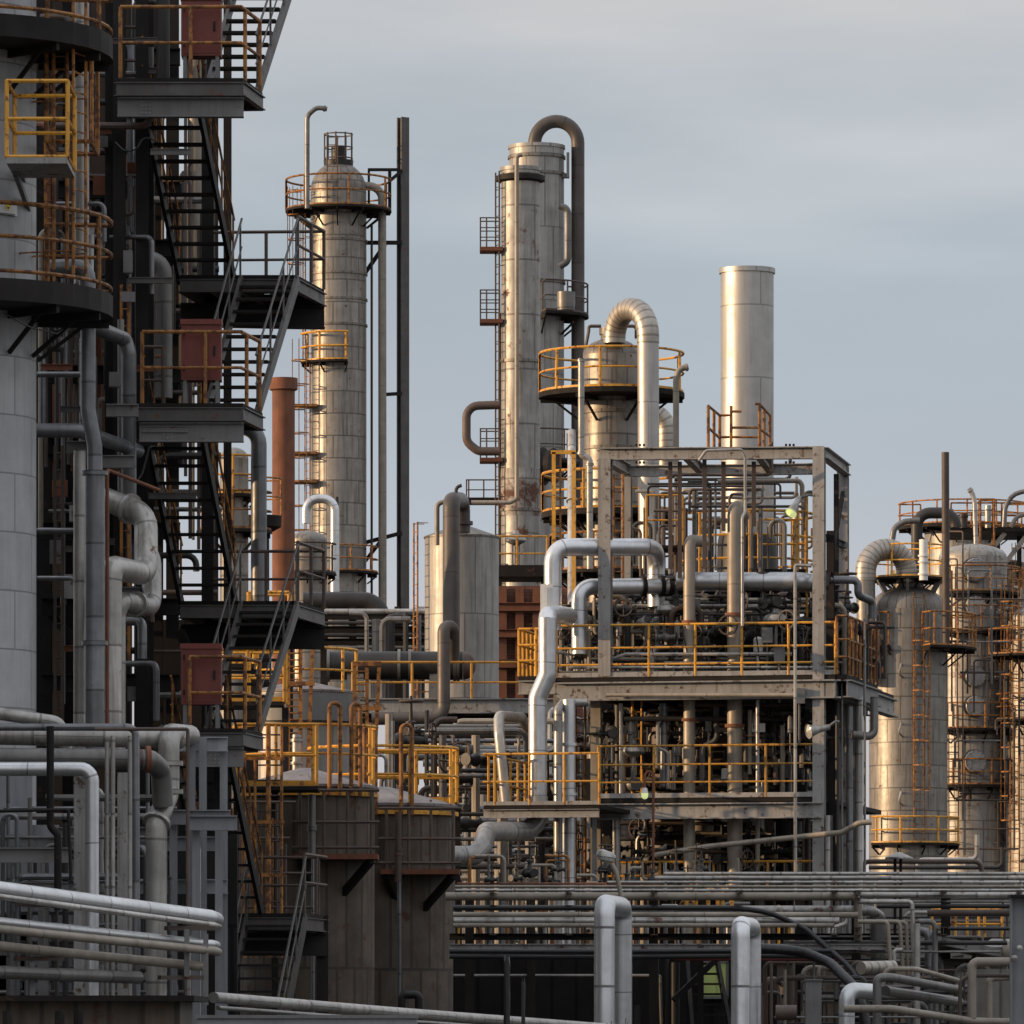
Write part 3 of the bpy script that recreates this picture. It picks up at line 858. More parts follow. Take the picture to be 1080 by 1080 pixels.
pipe('thin_pipe', 'thin grey pipe bent down over the top of the near rack', 'pipe_shade', 4, [(-40, 767, 87.5), (143, 767, 87.5), (144, 1090, 87.5)], bend=9)
pipe('white_pipe', 'white pipe sloping down from the left edge above the rack', 'pipe_light', 7, [(-30, 748, 93), (62, 762, 93.4), (70, 790, 93.5)], bend=12)
pipe('thin_pipe', 'thin rusty pipe stepped along the top of the rack beside the S bend', 'pipe_brown', 2, [(100, 769, 87.2), (198, 769, 87.2), (198, 976, 87.2)], bend=2)
pipe('thin_pipe', 'dark thin pipe dropping with a step in front of the shiny pipe', 'steel_dark', 4, [(53, 766, 87), (53, 872, 87), (61, 880, 87), (61, 960, 87)], bend=8)
pipe('thin_pipe', 'dark thin bracketed pipe level across the shiny pipe', 'steel_dark', 1.8, [(-30, 856, 86.8), (72, 854, 86.8), (75, 930, 86.8)], bend=3)
for x, lab in ((113, 'slim grey upright pipe nearest the shiny elbow'), (119, 'slim grey upright pipe left of the rusted post'), (151 - 14, 'slim pale upright pipe right of the rusted post')):
    pipe('upright_pipe', lab, 'pipe_light', 2.4, [(x, 1090, 88.5), (x, 782 if x < 118 else 776, 88.5)])
# the four long pipes in front
pipe('front_pipe', 'thickest shiny pipe of the front bundle sloping across the near rack', 'silver', 8.5, [(-60, 930, 82), (222, 968, 87.5), (228, 970, 91.5)], n=18)
pipe('front_pipe', 'slim pipe right under the thickest shiny front pipe', 'pipe_light', 3.2, [(-60, 938, 81.6), (226, 976, 87.2), (231, 977, 91)])
pipe('front_pipe', 'second shiny pipe down in the front bundle', 'silver', 5, [(-60, 966, 82), (223, 996, 87.5), (228, 997, 91.5)])
pipe('front_pipe', 'dull brownish pipe touching the second shiny front pipe from below', 'pipe_tan', 4.6, [(-60, 974, 81.6), (226, 1003, 87), (230, 1004, 91)])
pipe('front_pipe', 'dull pipe third from the top of the front bundle', 'pipe_tan', 5, [(-60, 992, 82), (210, 1019, 87.5), (214, 1019, 91)])
pipe('front_pipe', 'lowest dull grey pipe of the front bundle with a plain end', 'pipe_grey', 7, [(-60, 1023, 82), (146, 1031, 86)], bend=0)
t = thing('pipe_rack', 'grey steel pipe rack frame carrying the near white pipes', 'pipe rack', V((Xp(120, 91), 91, 0)))
for x, d, ytop, m in ((130, 89.2, 815, 'steel_worn'), (84, 90.5, 815, 'steel_worn'), (46, 92, 985 - 40, 'steel_grey'), (16, 92.5, 880, 'steel_grey'), (202, 92.5, 775, 'steel_blue'), (214, 92.8, 778, 'steel_blue'), (236, 93.2, 780, 'steel_blue'), (231, 91.6, 875, 'steel_blue'), (207, 91.2, 862, 'steel_blue'), (183, 92, 870, 'steel_blue')):
    build(MB().ibeam(V((Xp(x, d), d, 0)), V((Xp(x, d), d, Zp(ytop, d))), .11 if m == 'steel_blue' else .16, .16, side=V((1, 0, 0))), 'column', m, t)
for x0, x1, y, d, m in ((180, 243, 862, 91.8, 'steel_blue'), (184, 240, 785, 93, 'steel_blue'), (196, 250, 868, 91, 'steel_blue'), (-40, 240, 935, 93, 'steel_blue'), (-40, 240, 890, 93.5, 'steel_blue'), (-40, 75, 962 - 60, 90, 'steel_grey'), (-40, 72, 838 + 100, 90.4, 'steel_grey'), (60, 170, 880, 93, 'steel_grey'), (-40, 80, 760 + 240, 93, 'steel_grey')):
    build(MB().ibeam(W(x0, y, d), W(x1, y, d), .16, .22), 'beam', m, t)
for x, d, y0, y1 in ((44, 84.5, 960, 1012), (197, 86.6, 980, 1030), (34, 84, 1015, 1060), (217, 86.8, 985, 1060)):
    build(MB().beam(W(x, y0, d), W(x, y1, d), .07, .07), 'hanger', 'steel_grey', t)
for x, d, y in ((44, 84.2, 946 + 8), (199, 86.6, 979), (40, 84.2, 1011), (192, 86.6, 1031)):
    build(MB().beam(W(x - 24, y, d - .1), W(x + 26, y, d + .25), .12, .06), 'hanger', 'rail_dark', t)
t = thing('cladding_wall', 'pale blue grey sheet panels and added shadow sheet behind the near pipe rack', 'wall', V((Xp(100, 95), 95, 0)))
for x0, x1, y0 in ((-30, 34, 800), (34, 62, 870), (66, 100, 905), (100, 160, 960), (-30, 70, 965)):
    d = 94.6 + .2 * (x0 % 3)
    build(MB().box((Xp(x0, d), d, .2), (Xp(x1, d), d + .05, Zp(y0, d))), 'panel', 'steel_blue', t)
build(MB().box((Xp(-60, 96), 96, 0), (Xp(250, 96), 96.2, Zp(880, 96))), 'panel', 'wall_dark', t)  # dark sheet added behind, its near-black colour standing in for shadow
clutter('small_pipe', 'small upright pipe in the shade inside the near rack', 'pipe', 'small uprights inside the near rack', 5, 215, 800, 1090, 91.2, 94, 24, ['pipe_grey', 'pipe_shade', 'pipe_dark', 'pipe_light'], (1.5, 4), 'v', 950, 1090)
clutter('small_pipe', 'small level pipe in the shade inside the near rack', 'pipe', 'small level pipes inside the near rack', -20, 215, 830, 1050, 91.2, 94, 16, ['pipe_grey', 'pipe_shade', 'pipe_dark'], (1.5, 4), 'h')
# shed in the bottom corner
t = thing('shed', 'low dark brown flat roofed shed in the bottom left corner', 'shed', V((Xp(90, 79), 79, 0)))
build(MB().box((Xp(-80, 77), 77, 0), (Xp(190, 77), 80, Zp(1056, 77))), 'wall', 'tank_wall', t)
build(MB().box((Xp(-90, 77), 76.7, Zp(1056, 77)), (Xp(206, 77), 80.3, Zp(1050, 77))), 'roof', 'deck_dark', t)
for x in (8, 63, 83): build(MB().tube([W(x, 1090, 75.6), W(x, 1066, 75.6)], .06, 8), 'vent', 'steel_dark', t)
pipe('bottom_pipe', 'long white pipe sloping across the bottom edge below the brown tanks', 'pipe_light', 5.5, [(225, 1052, 84), (420, 1068, 90), (660, 1086, 98)], bend=60)
pipe('bottom_pipe', 'thin pale line just under the long white bottom pipe', 'pipe_grey', 2.2, [(230, 1063, 83.5), (420, 1077, 89.5), (560, 1086, 94)], bend=60)
t = thing('low_wall', 'low blue grey wall with a light coping at the bottom edge', 'wall', V((Xp(320, 82), 82, 0)))
build(MB().box((Xp(208, 82), 82, 0), (Xp(440, 82), 82.3, Zp(1074, 82))), 'panel', 'steel_blue', t)
build(MB().box((Xp(206, 82), 81.95, Zp(1074, 82)), (Xp(441, 82), 82.35, Zp(1070.5, 82))), 'coping', 'steel_grey', t)
# ---------------------------------------------------------------- brown tanks with yellow rails
def tank(label, cx, d, rpx, ytop, conepx, mat='tank_wall', roof='tank_roof', fasc='yellow'):
    c = Column('storage_tank', label, 'tank', cx, d, rpx, ytop - conepx, mat, 'cone', conepx, roof, n=64)
    z = Zp(ytop, d)
    build(MB().lathe([(c.r + .01, z - .17), (c.r + .07, z - .17), (c.r + .07, z - .09), (c.r + .01, z - .09)], V((c.X, c.Y, 0)), n=64, cap0=False, cap1=False), 'rim', fasc, c.root)
    return c
T1 = tank('brown tank with yellow railed roof nearest the stair tower', 322, 118, 73, 832, 22)
T2 = tank('brown tank with yellow railed roof, set right of its twin', 404, 121, 76, 852, 22)
for T, yb in ((T1, 828), (T2, 849)):
    z = Zp(yb, T.d)
    pf = build(MB().rail(arc(T.X, T.Y, z, T.r + .05, -200, 20, 22), 1.1, (.5,), .032, 1.05, .0), 'railing', 'yellow', T.root)
    # hoop shaped vent pipes standing in front of the rim
    for a in (-66 if T is T1 else -98, -48 if T is T1 else -72):
        p = T.pt(a, T.r + .16, z - .25)
        tv = V((-math.sin(math.radians(a)), math.cos(math.radians(a)), 0)) * .11
        build(MB().tube([p - tv, p - tv + UP * 1.75, p + tv + UP * 1.75, p + tv], .042, 8, bend=.11, seg=6), 'hoop_vent', 'yellow_rusty', T.root)
def side_cage(T, x0, x1, y0, y1, lab):
    d = T.d - T.r - .15
    t = thing('side_platform', lab, 'platform', W((x0 + x1) / 2, y1, d))
    za, zb = Zp(y1, d), Zp(y0, d); X0, X1 = Xp(x0, d), Xp(x1, d)
    build(MB().box((X0 - .12, d - .35, za - .1), (X1 + .12, d + .9, za)), 'deck', 'rusted', t)
    g = MB()
    for z in (za + .12, (za + zb) / 2, zb):
        g.tube([V((X0 - .15, d - .3, z)), V((X1 + .15, d - .3, z))], .035, 6)
        for xx in (X0, X1): g.tube([V((xx, d - .3, z)), V((xx, d + .9, z))], .03, 6)
    for k in range(4):
        xx = X0 + (X1 - X0) * k / 3; g.tube([V((xx, d - .3, za)), V((xx, d - .3, zb))], .03, 6)
    for xx in (X0, X1): g.tube([V((xx, d + .8, za)), V((xx, d + .8, zb))], .03, 6)
    build(g, 'railing', 'rail_dark', t)
    l = MB(); xm = X0 + (X1 - X0) * .52
    for s in (-.17, .17): l.tube([V((xm + s, d + .7, za)), V((xm + s, d + .7, zb + .2))], .025, 6)
    z = za + .2
    while z < zb + .1: l.tube([V((xm - .17, d + .7, z)), V((xm + .17, d + .7, z))], .014, 5); z += .3
    build(l, 'ladder', 'rail_dark', t)
    b = MB()
    for xx, dx in ((X0, .35), (X1, -.8)): b.beam(V((xx, d - .25, za - .12)), V((xx + dx, d + .75, za - 1.0)), .1, .14)
    build(b, 'bracket', 'steel_dark', t)
side_cage(T1, 317, 392, 834, 901, 'rusty railed platform on brackets on the tank nearest the stairs')
side_cage(T2, 408, 478, 853, 917, 'rusty railed platform on brackets on the right hand brown tank')
pipe('vent_pipe', 'slim rusty vent pipe with a valve on the tank nearest the stairs', 'pipe_grey', 4, [(329, 905, 116), (329, 838, 116)], flanges=(0.45, 0.5))
pipe('vent_pipe', 'slim rusty vent pipe with a valve on the right hand tank', 'pipe_brown', 3.6, [(420, 930, 119), (420, 856, 119)], flanges=(0.4, 0.46))
pipe('drain_pipe', 'thin grey drain line running down the right hand brown tank', 'pipe_shade', 2.2, [(421, 1090, 119), (421, 930, 119)])
pipe('drain_pipe', 'thin grey drain line running down the tank nearest the stairs', 'pipe_shade', 1.8, [(330, 1090, 115.9), (330, 900, 115.9)])
pipe('stub_pipe', 'short dark capped stub pipe low on the right hand brown tank', 'pipe_dark', 4.5, [(424, 1090, 116), (424, 1049, 116), (442, 1049, 116), (442, 1090, 116)], bend=5)
t = thing('caged_ladder', 'tall yellow caged ladder lit by the sun left of the brown tanks', 'ladder', W(275, 1000, 112))
l = MB()
for x, rr in ((257, .04), (269, .024), (283, .045), (297, .028)): l.tube([W(x, 1010, 112), W(x, 765 if x != 269 else 800, 112)], rr, 6)
for y in (800, 867, 923, 986): l.beam(W(254, y, 111.9), W(300, y, 111.9), .04, .06)
build(l, 'frame', 'yellow_rusty', t)
l = MB(); y = 775
while y < 1005: l.tube([W(269, y, 112.1), W(297, y, 112.1)], .016, 5); y += 16
build(l, 'rungs', 'rail_dark', t)
t = thing('tank_gangway', 'yellow railed gangway joining the stair tower to the brown tanks', 'gangway', W(265, 815, 114))
build(MB().box(W(245, 833, 114.5), V((Xp(335, 114.5), 116, Zp(829.5, 114.5)))), 'deck', 'deck_dark', t)
build(MB().rail([W(248, 829, 114.6), W(334, 829, 114.6)], 1.15, (.5,), .032, 1.0, .1), 'railing', 'yellow', t)
build(MB().rail([W(250, 829, 116), (W(330, 829, 116))], 1.15, (.5,), .032, 1.2, 0), 'railing', 'yellow', t)
for x in (250, 290): build(MB().beam(V((Xp(x, 115.2), 115.2, 0)), W(x, 833, 115.2), .12, .12), 'post', 'steel_dark', t)

# pale tank behind with grey rim and railed roof
T3 = tank('pale upright tank with a dark grey rim behind the brown tanks', 318, 142, 56, 732, 14, 'clad_vertical', 'tank_roof', 'steel_dark')
z = Zp(734, 142)
build(MB().lathe([(T3.r + .02, z - .62), (T3.r + .12, z - .62), (T3.r + .12, z), (T3.r + .02, z)], V((T3.X, T3.Y, 0)), n=64, cap0=False, cap1=True), 'rim', 'steel_grey', T3.root)
build(MB().rail(arc(T3.X, T3.Y, Zp(732, 142), T3.r + .05, -190, 10, 20), 1.0, (.5,), .036, 1.0, 0), 'railing', 'yellow', T3.root)
for lab, x, y0, y1, d in (('yellow frame of posts right of the pale tank roof', 388, 700, 830, 136), ('orange lit frame of posts in front of the pale tank roof', 318, 674, 830, 134)):
    t = thing('caged_ladder', lab, 'ladder', W(x, y1, d)); m = MB()
    for s, b_ in ((-14, 0), (-1, 0), (12, -6)): m.beam(W(x + s, y0, d), W(x + s + b_, y1, d), .08, .08)
    for y in (y0, y0 + 47, y0 + 92): m.beam(W(x - 16, y, d - .05), W(x + 14, y, d - .05), .05, .1)
    build(m, 'frame', 'yellow_rusty', t)
    m = MB()
    for k in range(18): m.tube([W(x - 14, y0 + 8 + 7 * k, d + .1), W(x - 1, y0 + 8 + 7 * k, d + .1)], .016, 5)
    build(m, 'rungs', 'yellow_rusty', t)
for i, (x0, x1, y, d) in enumerate(((210, 268, 700, 138), (262, 305, 676, 139), (222, 300, 740, 131), (395, 482, 846, 131))):
    t = thing('railed_walkway', ('short yellow railed walkway behind the red cabinet', 'orange railed walkway high behind the lowest stair flight', 'yellow railed walkway level with the pale tank rim', 'yellow railed walkway behind the right hand brown tank')[i], 'walkway', W(x0, y, d))
    P = [W(x0, y, d), W(x1, y, d)]
    build(MB().box(W(x0, y + 4, d), W(x1, y, d + 1.0)), 'deck', 'deck_dark', t)
    build(MB().rail(P, 1.1, (.5,), .04, .9, .1), 'railing', 'yellow', t)
    build(MB().rail([p + V((0, .95, 0)) for p in P], 1.1, (.5,), .035, .9, 0), 'railing', 'yellow', t)
    for p in P: build(MB().beam(V((p.x, p.y + .5, 0)), p + V((0, .5, -.1)), .14, .14), 'post', 'steel_dark', t)
pipe('stub_vent', 'small white capped vent standing on the brown tank roof', 'pipe_light', 5, [(313, 835, 121), (313, 775, 121)], flanges=(0.3, 0.5, 0.9))

# rust stack, dark bent duct, dome behind stairs
C = Column('rusty_stack', 'rust brown chimney with a collar, glowing in the low sun', 'chimney', 299, 215, 12, 402, 'rusted', 'flat', n=40)
build(MB().lathe([(C.r, C.zt - .35), (C.r + .1, C.zt - .3), (C.r + .1, C.zt + .1), (C.r - .06, C.zt + .1)], V((C.X, C.Y, 0)), n=40, cap0=False), 'collar', 'rusted', C.root)
pipe('dark_duct', 'dark grey bent duct dropping behind the right edge of the stairs', 'pipe_shade', 8.5, [(240, 449, 110), (273, 452, 110), (273, 640, 110), (300, 655, 110)], bend=18)
pipe('dark_duct', 'dark duct lying level behind the upper stair landing, bent down at right', 'pipe_dark', 10, [(320, 634, 185), (392, 634, 185), (404, 650, 185), (404, 700, 185)], bend=22)
C = Column('domed_vessel', 'grey domed vessel with orange rails behind the middle stair flight', 'vessel', 247, 170, 15, 472, 'clad_old', 'dome', 12)
C.platform(522, 26, -180, 0, 'yellow', rr=.035)
C.platform(560, 40, -180, 0, 'yellow_rusty', rr=.035)
t = thing('round_platform', 'dark round platform with thin rails on a post beside the rust chimney', 'platform', V((Xp(275, 180), 180, 0)))
c = V((Xp(275, 180), 180, Zp(545, 180)))
build(MB().lathe([(.25, -.5), (.6, -.3), (S(22, 180), -.1), (S(22, 180), .02)], c, n=28), 'deck', 'deck_dark', t)
build(MB().rail(arc(c.x, c.y, c.z, S(21.5, 180), -180, 180, 24), 1.1, (.5,), .03, 1.0, 0), 'railing', 'yellow_rusty', t)
build(MB().tube([V((c.x, c.y, 0)), c], .25, 12), 'post', 'steel_dark', t)

# ---------------------------------------------------------------- tall column left of centre
dC = 255
C = Column('distillation_column', 'tall domed column with a cage on top, standing by a steel mast', 'column', 357, dC, 29.5, 171, 'clad_old', 'dome', 30, 'clad_gore', bands=(256, 291, 318, 345), bandmat='clad_gore')
C.platform(222, 56, -180, 180, 'yellow_rusty', rr=.045, rh=1.25, nb=12, step=2.0)
C.platform(383, 42, -160, -75, 'yellow', rr=.05, rh=1.15, nb=12, step=1.4)
C.platform(604, 42, -180, 0, 'yellow_rusty', rr=.04)
C.ladder(-165, 224, 384, 'yellow_rusty', off=.3)
C.ladder(-150, 386, 640, 'yellow_rusty', off=.3)
for a, y in ((-158, 430), (-158, 480), (-158, 510)):
    p = C.pt(a, C.r + .5, Zp(y, dC)); build(MB().box(p - V((.7, .5, .05)), p + V((.7, .5, .05))), 'ladder_rest', 'yellow_rusty', C.root)
z0 = Zp(170, dC)
cg = MB()
for z in (.1, .55, 1.1):
    cg.tube(arc(C.X, C.Y, z0 + z, .58, -180, 180, 20), .03, 5, bend=0)
for a in range(-180, 180, 40): cg.tube([C.pt(a, .58, z0 - .1), C.pt(a, .58, z0 + 1.15)], .035, 5)
build(cg, 'top_cage', 'rail_dark', C.root)
build(MB().lathe([(.6, z0 - .2), (.62, z0 + .02), (.3, z0 + .06), (.3, z0 + .6), (.0, z0 + .62)], V((C.X, C.Y, 0)), n=20), 'top_nozzle', 'pipe_dark', C.root)
C.ladder(-100, 148, 222, 'rail_dark', cage=False, off=.1)
dC2 = 251.5
pipe('gooseneck_pipe', 'slim vent pipe with a hooked tip rising left of the caged column top', 'pipe_grey', 2.6, [(324, 220, dC2), (324, 122, dC2), (334, 113, dC2), (345, 115, dC2)], bend=10, flanges=(2.75,))
pipe('overhead_pipe', 'grey pipe leaving the caged column high up and falling beside it', 'pipe_tan', 4.4, [(384, 196, dC), (403, 197, dC), (403.5, 640, dC)], bend=14)
pipe('overhead_pipe', 'thin dark line between the caged column and its falling pipe', 'pipe_dark', 1.3, [(392, 236, dC), (392, 640, dC)])
t = thing('steel_mast', 'tall bare H section steel mast right of the caged column', 'mast', V((Xp(425, 256), 256, 0)))
m = MB().ibeam(V((Xp(425, 256), 256, 0)), V((Xp(425, 256), 256, Zp(124, 256))), .40, .34, side=V((.8, .6, 0)), t=.06)
build(m, 'post', 'rail_steel', t)
for x0, y0, x1, y1, w_ in ((375, 256, 424, 256, .16), (385, 288, 406, 258, .18), (386, 572, 424, 562, .16), (385, 592, 406, 565, .16), (407, 416, 424, 415, .14), (388, 179, 421, 179, .12), (389, 179, 389, 225, .1), (411, 179, 411, 225, .14), (412, 190, 424, 180, .14)):
    build(MB().beam(W(x0, y0, 255.6), W(x1, y1, 255.7), w_, w_), 'brace', 'steel_dark', t)
pipe('silver_arch', 'short silver arch pipe at the foot of the caged column', 'silver', 4.8, [(323, 552, 235), (323, 526, 235), (353, 526, 235), (353, 640, 235)], bend=13, n=18)
pipe('silver_arch', 'small dark capped vent beside the silver arch pipe', 'pipe_dark', 2.2, [(355, 560, 236), (355, 524, 236)])
C = Column('low_vessel', 'low grey vessel with rails in front of the caged column foot', 'vessel', 325, 220, 20, 560, 'clad_old', 'dome', 10)
C.platform(605, 30, -180, 0, 'rail_dark', rr=.035)

# ---------------------------------------------------------------- twin towers
dD = 198
D1 = Column('twin_column', 'front slim column of the twin towers with rust runs near its foot', 'column', 549, 192, 20.5, 178, 'clad_stained', 'flat', bands=(187, 383, 540), bandmat='clad_gore')
D2 = Column('twin_column', 'rear pale column of the twin towers under the dark arch pipe', 'column', 566, dD + 4, 29, 155, 'clad_vertical', 'flat', bands=(168, 186, 300), bandmat='clad_gore')
build(MB().lathe([(D1.r + .005, Zp(545, 192)), (D1.r + .01, Zp(542, 192)), (D1.r + .01, Zp(500, 192)), (D1.r + .004, Zp(495, 192))], V((D1.X, D1.Y, 0)), n=56, cap0=False, cap1=False), 'rust_patch', 'clad_rusty', D1.root)
build(MB().lathe([(D1.r + .01, Zp(181, 192) - .35), (D1.r + .16, Zp(181, 192) - .3), (D1.r + .16, Zp(181, 192) - .15), (D1.r + .01, Zp(181, 192) - .1)], V((D1.X, D1.Y, 0)), n=56, cap0=False, cap1=False), 'collar', 'steel_dark', D1.root)
D1.ladder(195, 182, 620, 'pipe_brown', off=.14, cage=False)
pipe('ladder_riser', 'dark brown riser following the ladder of the twin towers', 'pipe_brown', 1.8, [(527, 330, 192.2), (527, 600, 192.2)])
for y0, y1, lab in ((231, 262, 'highest small railed balcony left of the twin towers'), (308, 338, 'second small railed balcony down the twin towers ladder'), (456, 484, 'lowest small railed balcony, where the brown bent pipe ends')):
    d = 192; t = thing('side_balcony', lab, 'balcony', W(516, y1, d))
    z = Zp(y1, d); X0, X1 = Xp(506, d), Xp(527, d)
    build(MB().box((X0, d - .45, z - .12), (X1 + .1, d + .45, z)), 'deck', 'rusted', t)
    build(MB().rail([V((X1, d - .42, z)), V((X0 + .02, d - .42, z)), V((X0 + .02, d + .42, z)), V((X1, d + .42, z))], .9, (.33, .66), .022, .4, 0), 'railing', 'rail_dark', t)
pipe('arch_pipe', 'dark rusty arch pipe looping from the rear twin tower top down beside it', 'pipe_umber', 7, [(564, 158, dD + 4), (564, 128, dD + 4), (609.5, 128, dD + 4), (609.5, 640, dD + 4)], bend=22.7, n=18, seg=9)
pipe('thin_riser', 'slim pale pipe down the front of the front twin column, bent to the left', 'pipe_tan', 2.4, [(551, 163, 188.6), (545, 164, 188.6), (545, 526, 188.6), (538, 530, 188.6), (497, 530, 188.6)], bend=4)
pipe('bent_pipe', 'brown pipe bent like a D beside the twin towers ladder', 'pipe_brown', 4.6, [(527, 427, 191), (499, 428, 191), (492, 436, 191), (492, 466, 191), (504, 476, 191), (527, 476, 191)], bend=12)
pipe('side_loop', 'short grey side loop pipe on the rear twin tower under its cap', 'pipe_grey', 3.6, [(590, 217, dD + 3), (599, 220, dD + 3), (599, 276, dD + 3), (590, 281, dD + 3)], bend=7)
b = D2; pf = D2.platform(333, 55, -80, 20, 'rail_dark', rr=.03, rh=1.0, step=1.3)
build(MB().lathe([(.05, -.3), (.28, -.28), (.3, -.1), (.3, .3), (.05, .34)], W(597, 318, dD), UP, 14), 'manhole', 'pipe_grey', D2.root)
D2.platform(488, 46, -120, 20, 'rail_dark', rr=.03, rh=1.0)
build(MB().lathe([(.3, 0), (.62, .05), (.62, .12), (.5, .13), (.5, .45), (.58, .45), (.58, .5), (0, .5)], W(570, 492, 199), V((.9, -.4, 0)), 20), 'manhole', 'steel_dark', D2.root)
build(MB().box(W(593, 187, dD + 3.6), W(600.5, 184, dD + 3.9)), 'bracket', 'steel_grey', D2.root); build(MB().box(W(597.5, 187, dD + 3.5), W(600.5, 161, dD + 3.6)), 'bracket', 'steel_grey', D2.root)
t = thing('railed_walkway', 'thin railed walkway left of the twin towers foot', 'walkway', W(505, 535, 193))
build(MB().box(W(491, 530, 192.5), W(526, 527.5, 193.5)), 'deck', 'deck_dark', t)
build(MB().rail([W(526, 527, 192.6), W(492, 527, 192.6), W(492, 527, 193.4), W(526, 527, 193.4)], .62, (.5,), .022, .5, 0), 'railing', 'rail_dark', t)
t = thing('furnace_building', 'rust red brick furnace house behind the pale upright vessel', 'building', V((Xp(555, 188), 188, 0)))
build(MB().box((Xp(515, 185), 185, 0), (Xp(620, 185), 189, Zp(618, 185))), 'wall', 'brick', t)
f = MB()
for x in (530, 548, 566): f.ibeam(V((Xp(x, 184.9), 184.85, 0)), V((Xp(x, 184.9), 184.85, Zp(620, 185))), .25, .25, side=V((1, 0, 0)))
for y in (640, 668, 700): f.ibeam(W(515, y, 184.7), W(600, y, 184.7), .2, .25)
build(f, 'frame', 'rusted', t)
t = thing('railed_platform', 'yellow railed service platform around the foot of the front twin column', 'platform', W(548, 608, 188))
build(MB().box(W(522, 608, 187.6), W(578, 602, 190)), 'deck', 'deck_dark', t)
build(MB().rail([W(577, 602, 187.7), W(523, 602, 187.7), W(523, 602, 189.8)], 1.05, (.5,), .035, .9, .1), 'railing', 'yellow', t)
for x in (526, 574): build(MB().ibeam(V((Xp(x, 188), 188, 0)), W(x, 606, 188), .2, .2), 'post', 'steel_dark', t)
GV = Kind(make_gate_valve(label='small dark gate valve with a handwheel among the plant pipework', group='small gate valves'))
CV = Kind(make_control_valve(label='control valve with a mushroom shaped top on the process deck', group='mushroom topped control valves'))
PG = Kind(make_gauge(label='small round dial gauge on a stem on the process decks', group='dial gauges'))
CV.put(W(544, 600, 189), .4, 1.2, label='control valve with a mushroom top at the front twin column foot')

# ---------------------------------------------------------------- pale vessel, exchanger and their deck
G = Column('upright_vessel', 'pale broad upright vessel with a cone roof below the twin towers', 'vessel', 487, 176, 39, 553, 'clad_vertical', 'cone', 15, 'clad_gore')
pipe('hooked_pipe', 'dark grey hooked pipe rising over the pale cone roofed vessel', 'pipe_umber', 9, [(487, 562, 174), (487, 528, 174), (476, 528, 172), (476, 715, 171)], bend=13, n=18, seg=8, flanges=(0.3,))
pipe('small_pipe', 'small hooked pipe left of the dark hooked pipe on the pale vessel', 'pipe_tan', 2.6, [(461, 575, 174), (461, 531, 174), (470, 529, 174)], bend=6)
G.ladder(195, 552, 745, 'yellow_rusty', cage=False, off=.3)
t = thing('hook_tip', 'tiny spout on top of the dark hooked pipe', 'spout', W(481, 520, 172.6))
build(MB().tube([W(481, 521, 172.6), W(481, 513, 172.6), W(487, 512, 172.6)], .05, 8), 'spout', 'pipe_dark', t)
d = 166
t = thing('heat_exchanger', 'long dark level heat exchanger drum with a rounded end', 'heat exchanger', W(430, 735, d))
p0 = W(345, 702, d); ax = V((1, 0, 0)); r = S(15, d)
k = 8; Lr = S(143, d)
build(MB().lathe([(r, 0), (r, Lr)], p0, ax, 36), 'shell', 'pipe_dark', t)
build(MB().lathe([(r, Lr + .01)] + [(r * math.cos(PI / 2 * i / k), Lr + .01 + r * .9 * math.sin(PI / 2 * i / k)) for i in range(1, k + 1)], p0, ax, 36), 'dome_head', 'pipe_brown', t)
for q in (.0, .52, .6, .93, .955): build(MB().lathe([(r * .98, Lr * q), (r * 1.15, Lr * q), (r * 1.15, Lr * q + .08), (r * .98, Lr * q + .08)], p0, ax, 36), 'flange', 'pipe_grey', t)
for x in (375, 462): build(MB().box(W(x - 9, 742, d - .3), W(x + 9, 712, d + .3)), 'saddle', 'steel_grey', t)
pipe('hooked_pipe', 'lower dark hooked pipe beside the heat exchanger, bent left below the deck', 'pipe_umber', 6.8, [(478, 695, 165), (478, 661, 164.6), (468, 661, 164.4), (468, 757, 164.2), (392, 758, 164.2)], bend=13, n=16, seg=8)
t = thing('equipment_deck', 'steel deck with yellow rails carrying the dark heat exchanger', 'deck', V((Xp(470, 167), 167, 0)))
build(MB().box(W(372, 739, 164.8), V((Xp(585, 164.8), 174, Zp(737, 164.8)))), 'deck', 'deck_dark', t)
build(MB().ibeam(W(372, 744.5, 164.7), W(585, 744.5, 164.7), .25, .40), 'beam', 'steel_worn', t)
build(MB().ibeam(V((Xp(372, 173), 173, Zp(742, 164.8))), V((Xp(585, 173), 173, Zp(742, 164.8))), .25, .28), 'beam', 'steel_dark', t)
build(MB().rail([W(372, 737, 164.85), W(560, 737, 164.85)], .98, (.45,), .036, 1.75, 0), 'railing', 'yellow', t)
for x in (380, 430, 485, 540, 580):
    for dd in (165.2, 173): build(MB().ibeam(V((Xp(x, dd), dd, 0)), V((Xp(x, dd), dd, Zp(745.5, 164.8))), .25, .25, side=V((1, 0, 0))), 'post', 'steel_dark', t)
clutter('standing_pipe', 'grey standing pipe behind the exchanger deck below the level rack pipes', 'pipe', 'standing pipes behind the exchanger', 385, 450, 645, 760, 178, 184, 14, ['pipe_grey', 'pipe_shade', 'pipe_dark'], (2, 4.4), 'v', 655, 760)
t = thing('pipe_bridge', 'high pipe bridge of level lines left of the pale upright vessel', 'pipe rack', V((Xp(390, 182), 182, 0)))
for x in (342, 372, 420): build(MB().ibeam(V((Xp(x, 182), 182, 0)), W(x, 640, 182), .22, .22, side=V((1, 0, 0))), 'post', 'steel_dark', t)
for y in (650, 664, 677): build(MB().ibeam(W(330, y, 181.8), W(450, y, 181.8), .15, .2), 'beam', 'steel_dark', t)
